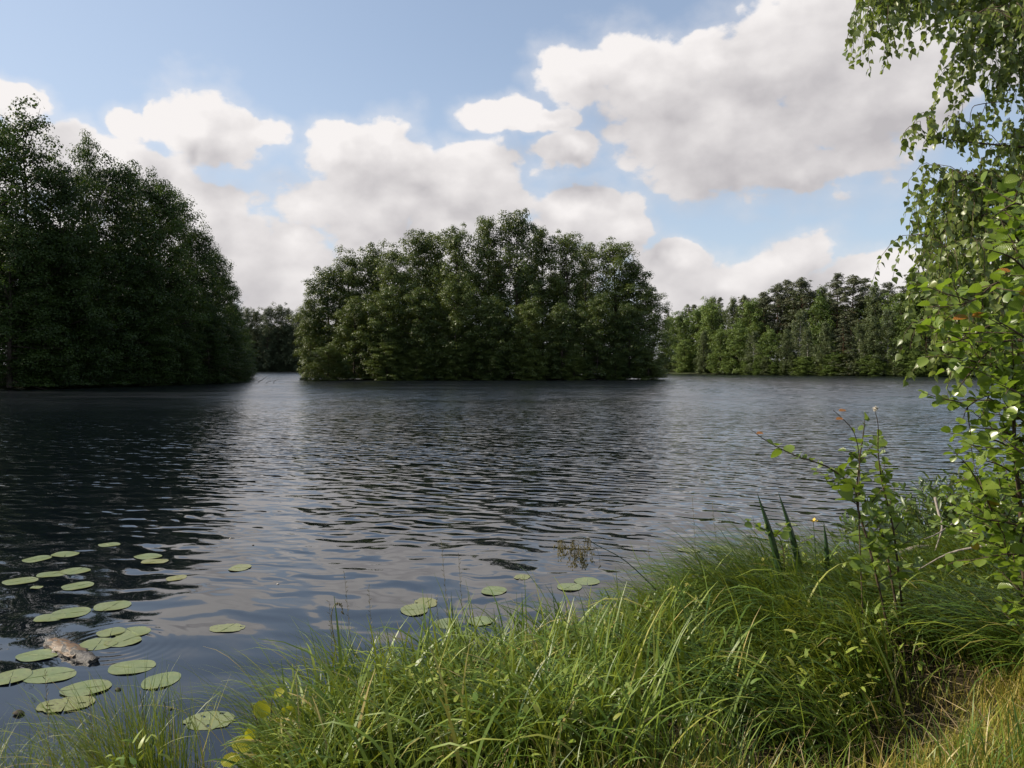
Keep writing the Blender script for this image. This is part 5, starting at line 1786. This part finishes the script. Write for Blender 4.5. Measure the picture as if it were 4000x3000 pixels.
def build_log():
    rs = np.random.RandomState(8)
    m, t_, out = new_mat('wet_bark')
    tc = t_.node('ShaderNodeTexCoord')
    n1 = t_.noise(tc.outputs['Object'], 30.0, 6, 0.7)
    c = t_.mix(t_.remap(n1, 0.35, 0.65), (0.014, 0.011, 0.009), (0.13, 0.115, 0.10))
    p = principled(t_, c, 0.4, 0.5, bump(t_, n1, 0.02, 1.0))
    t_.l.new(p.outputs[0], out.inputs[0])
    m2, t_, out = new_mat('bare_wood')
    tc = t_.node('ShaderNodeTexCoord')
    n1 = t_.noise(t_.v('MULTIPLY', tc.outputs['Object'], (8, 60, 30)), 1.0, 5, 0.6)
    c = t_.mix(n1, (0.060, 0.036, 0.019), (0.185, 0.110, 0.052))
    p = principled(t_, c, 0.5, 0.4, bump(t_, n1, 0.01, 0.8))
    t_.l.new(p.outputs[0], out.inputs[0])
    a, b = on(200 * 1.0, 1392), on(360 * 1.0, 1424)
    a, b = on(108, 1388), on(202, 1432)
    c0 = (a + b) / 2
    t = empty('floating_log', c0, 'short broken log drifting among the lily pads, bare orange wood on top', 'log')
    L = np.linalg.norm(b - a)
    d = (b - a) / L
    s = np.array([-d[1], d[0], 0])
    rad = 0.068
    # body: half sunk rough cylinder
    n, k = 16, 16
    for name, mat, t0, t1, lift in (('bark', m, 0, 2 * np.pi, 1.0), ('bare_wood', m2, 0.15 * np.pi, 0.72 * np.pi, 1.05)):
        g = Geo()
        V = []
        th = np.linspace(t0, t1, k, endpoint=(name != 'bark'))
        f0, f1 = (0, 1) if name == 'bark' else (0.06, 0.74)
        rs = np.random.RandomState(8)
        for i in range(n):
            f = f0 + (f1 - f0) * i / (n - 1)
            rr = rad * (0.55 + 0.55 * math.sin(math.pi * min(1, 0.18 + f * 0.75))) * lift
            if name == 'bare_wood':
                rr *= 0.99 + 0.04 * math.sin(i * 2.1)
            for q in th:
                r_ = rr * (1 + (0.22 if name == 'bark' else 0.05) * rs.normal())
                w = -math.cos(q) * r_
                z = math.sin(q) * r_ * 0.85 - 0.012
                V.append(a + d * L * f * (1 + (0.02 * rs.normal() if name == 'bark' else 0)) + s * w * 1.15 + np.array([0, 0, z]))
        F = []
        for i in range(n - 1):
            for q in range(k if name == 'bark' else k - 1):
                F.append((i * k + q, i * k + (q + 1) % k, (i + 1) * k + (q + 1) % k, (i + 1) * k + q))
        g.add(V, F, 0.5)
        if name == 'bark':
            for e, base_i in ((a, 0), (b, (n - 1) * k)):
                c1 = np.mean(V[base_i:base_i + k], axis=0)
                g.add([c1] + V[base_i:base_i + k], [(0, 1 + q, 1 + (q + 1) % k) for q in range(k)], 0.5)
        g.build(name, mat, t, c0)


def stick(name, pts, r, label, cat, mat='deadwood', group=None):
    g = Geo()
    P0 = np.array(pts[0][0])
    for path, rr in pts[1:] if False else [(p_, r_) for p_, r_ in zip(pts, r)]:
        P = spline([np.array(q) for q in path], 10)
        tube(g, P, np.linspace(rr, rr * 0.35, 10), 5)
    o = g.build(name, M[mat], None, np.array(pts[0][0]))
    return tag(o, label, cat, group)


def build_small_things():
    rs = np.random.RandomState(19)
    # dead branches in the water far out
    A = on(557, 826)
    y = A[1]
    stick('dead_branch', [[A, at(570, 818, y), at(578, 812, y)]], [0.05], 'slanting dead stick in the water beyond the left headland, tallest of the three', 'branch', group='dead sticks in the water between headland and island')
    A = on(574, 828)
    stick('dead_branch', [[A, at(579, 825, A[1]), at(586, 823, A[1])]], [0.04], 'low bent dead stick in the middle of the three in the open water', 'branch', group='dead sticks in the water between headland and island')
    A = on(590, 828)
    stick('dead_branch', [[A, at(594, 822, A[1]), at(602, 820, A[1])]], [0.04], 'rightmost short dead stick in the open water left of the island', 'branch', group='dead sticks in the water between headland and island')
    # leafy bough lying in the water at the island's left end
    c = at(668, 821, 116.0)
    c[2] = 0.0
    t = empty('fallen_bough', c, 'leafy bough lying on the water off the left end of the island', 'branch')
    g = Geo()
    tube(g, spline([c + (2.4, 1.5, 0.9), c + (1.0, 0.4, 0.7), c + (-0.9, 0, 0.1)], 10), np.linspace(0.08, 0.03, 10), 5)
    g.build('stem', M['bark'], t, c)
    n = 420
    f = rs.rand(n)
    pos = np.column_stack([c[0] + (f - 0.5) * 2.8, c[1] + rs.normal(0, 0.4, n), 0.1 + rs.rand(n) * (0.25 + 0.75 * np.exp(-((f - 0.62) / 0.2) ** 2))])
    nr = norm(rs.normal(0, 0.6, (n, 3)) + (0, 0, 0.8))
    ax = norm(np.cross(nr, rs.normal(0, 1, (n, 3)))) * 0.12
    bx = np.cross(nr, ax)
    g = Geo()
    g.add(np.stack([pos - ax, pos + bx * 0.8, pos + ax, pos - bx * 0.8], 1).reshape(-1, 3), np.arange(n * 4).reshape(-1, 4), 0.4)
    g.build('foliage', M['alder'], t, c)
    # twigs at the edge, right
    for (pts, r, lab) in [
        ([at(2212, 1165, 4.6), at(2120, 1180, 4.7), at(2050, 1195, 4.8), at(1985, 1230, 4.9)], 0.010, 'bare brown branch running low through the grass at the right edge'),
        ([at(2110, 1050, 5.6), at(2080, 1110, 5.5), at(2030, 1150, 5.4), at(1995, 1165, 5.3)], 0.009, 'curved bare twig under the narrow leaved shrub'),
        ([at(2020, 1075, 5.8), at(2028, 1110, 5.7), at(2035, 1140, 5.6), at(2020, 1190, 5.5)], 0.012, 'upright crooked bare twig beneath the narrow leaved shrub'),
    ]:
        stick('dead_branch', [pts], [r], lab, 'branch')
    # pale weathered wood at the water
    A = at(1960, 1195, 5.9)
    stick('weathered_root', [[at(1945, 1200, 5.9), at(1975, 1184, 5.9), at(2010, 1180, 5.9)]], [0.035], 'pale weathered root at the bank edge below the narrow leaved shrub', 'root')
    # small dark and pale bits floating
    bits = [(458, 1445 - 0, 'dark round seed head floating right of the pad with the pale scar', 0.018, 'bark', (255, 1490)),
            (0, 0, 'dark bit of bark floating on deep blue water above the large holed pad', 0.014, 'bark', (369, 1532)),
            (0, 0, 'pale bit of down floating between the log cluster and the bank', 0.012, 'fluff', (600, 1262)),
            (0, 0, 'pale scrap floating on the light water above the holed ragged pad', 0.012, 'fluff', (498, 1163)),
            (0, 0, 'dark speck floating on the light water beyond the faint pad', 0.012, 'bark', (547, 1178)),
            (0, 0, 'submerged dark twig floating at the left edge below the pads', 0.03, 'bark', (40, 1543))]
    for (_, _, lab, r, mat, uv) in bits:
        p = on(uv[0], uv[1])
        g = Geo()
        V = []
        for i, q in enumerate((0.35, 1.0, 0.8, 0.3)):
            for k in range(7):
                a = k * 0.898
                V.append(p + np.array([math.cos(a) * r * q * 1.3 * rs.uniform(0.8, 1.2), math.sin(a) * r * q * rs.uniform(0.8, 1.2), -0.004 + i * r * 0.35]))
        F = [(i * 7 + k, i * 7 + (k + 1) % 7, i * 7 + 7 + (k + 1) % 7, i * 7 + 7 + k) for i in range(3) for k in range(7)]
        g.add(V, F, 0.5)
        g.add(V[21:], [(0, 1, 2, 3), (0, 3, 4, 5), (0, 5, 6, 6)][:2], 0.5)
        tag(g.build('floating_debris', M[mat], None, p, smooth=True), lab, 'debris', 'bits floating on the water')


nb = build_near_birch()
ns_ = build_alder_shrub()
print('leaves', nb, ns_)
build_willow()
build_saplings()
build_yellow_seedling()
build_herbs()
build_grass()
build_tufts()
build_pads()
build_log()
build_small_things()
tot = sum(len(m_.polygons) for m_ in bpy.data.meshes)
print('faces', tot, 'objects', len(bpy.data.objects))
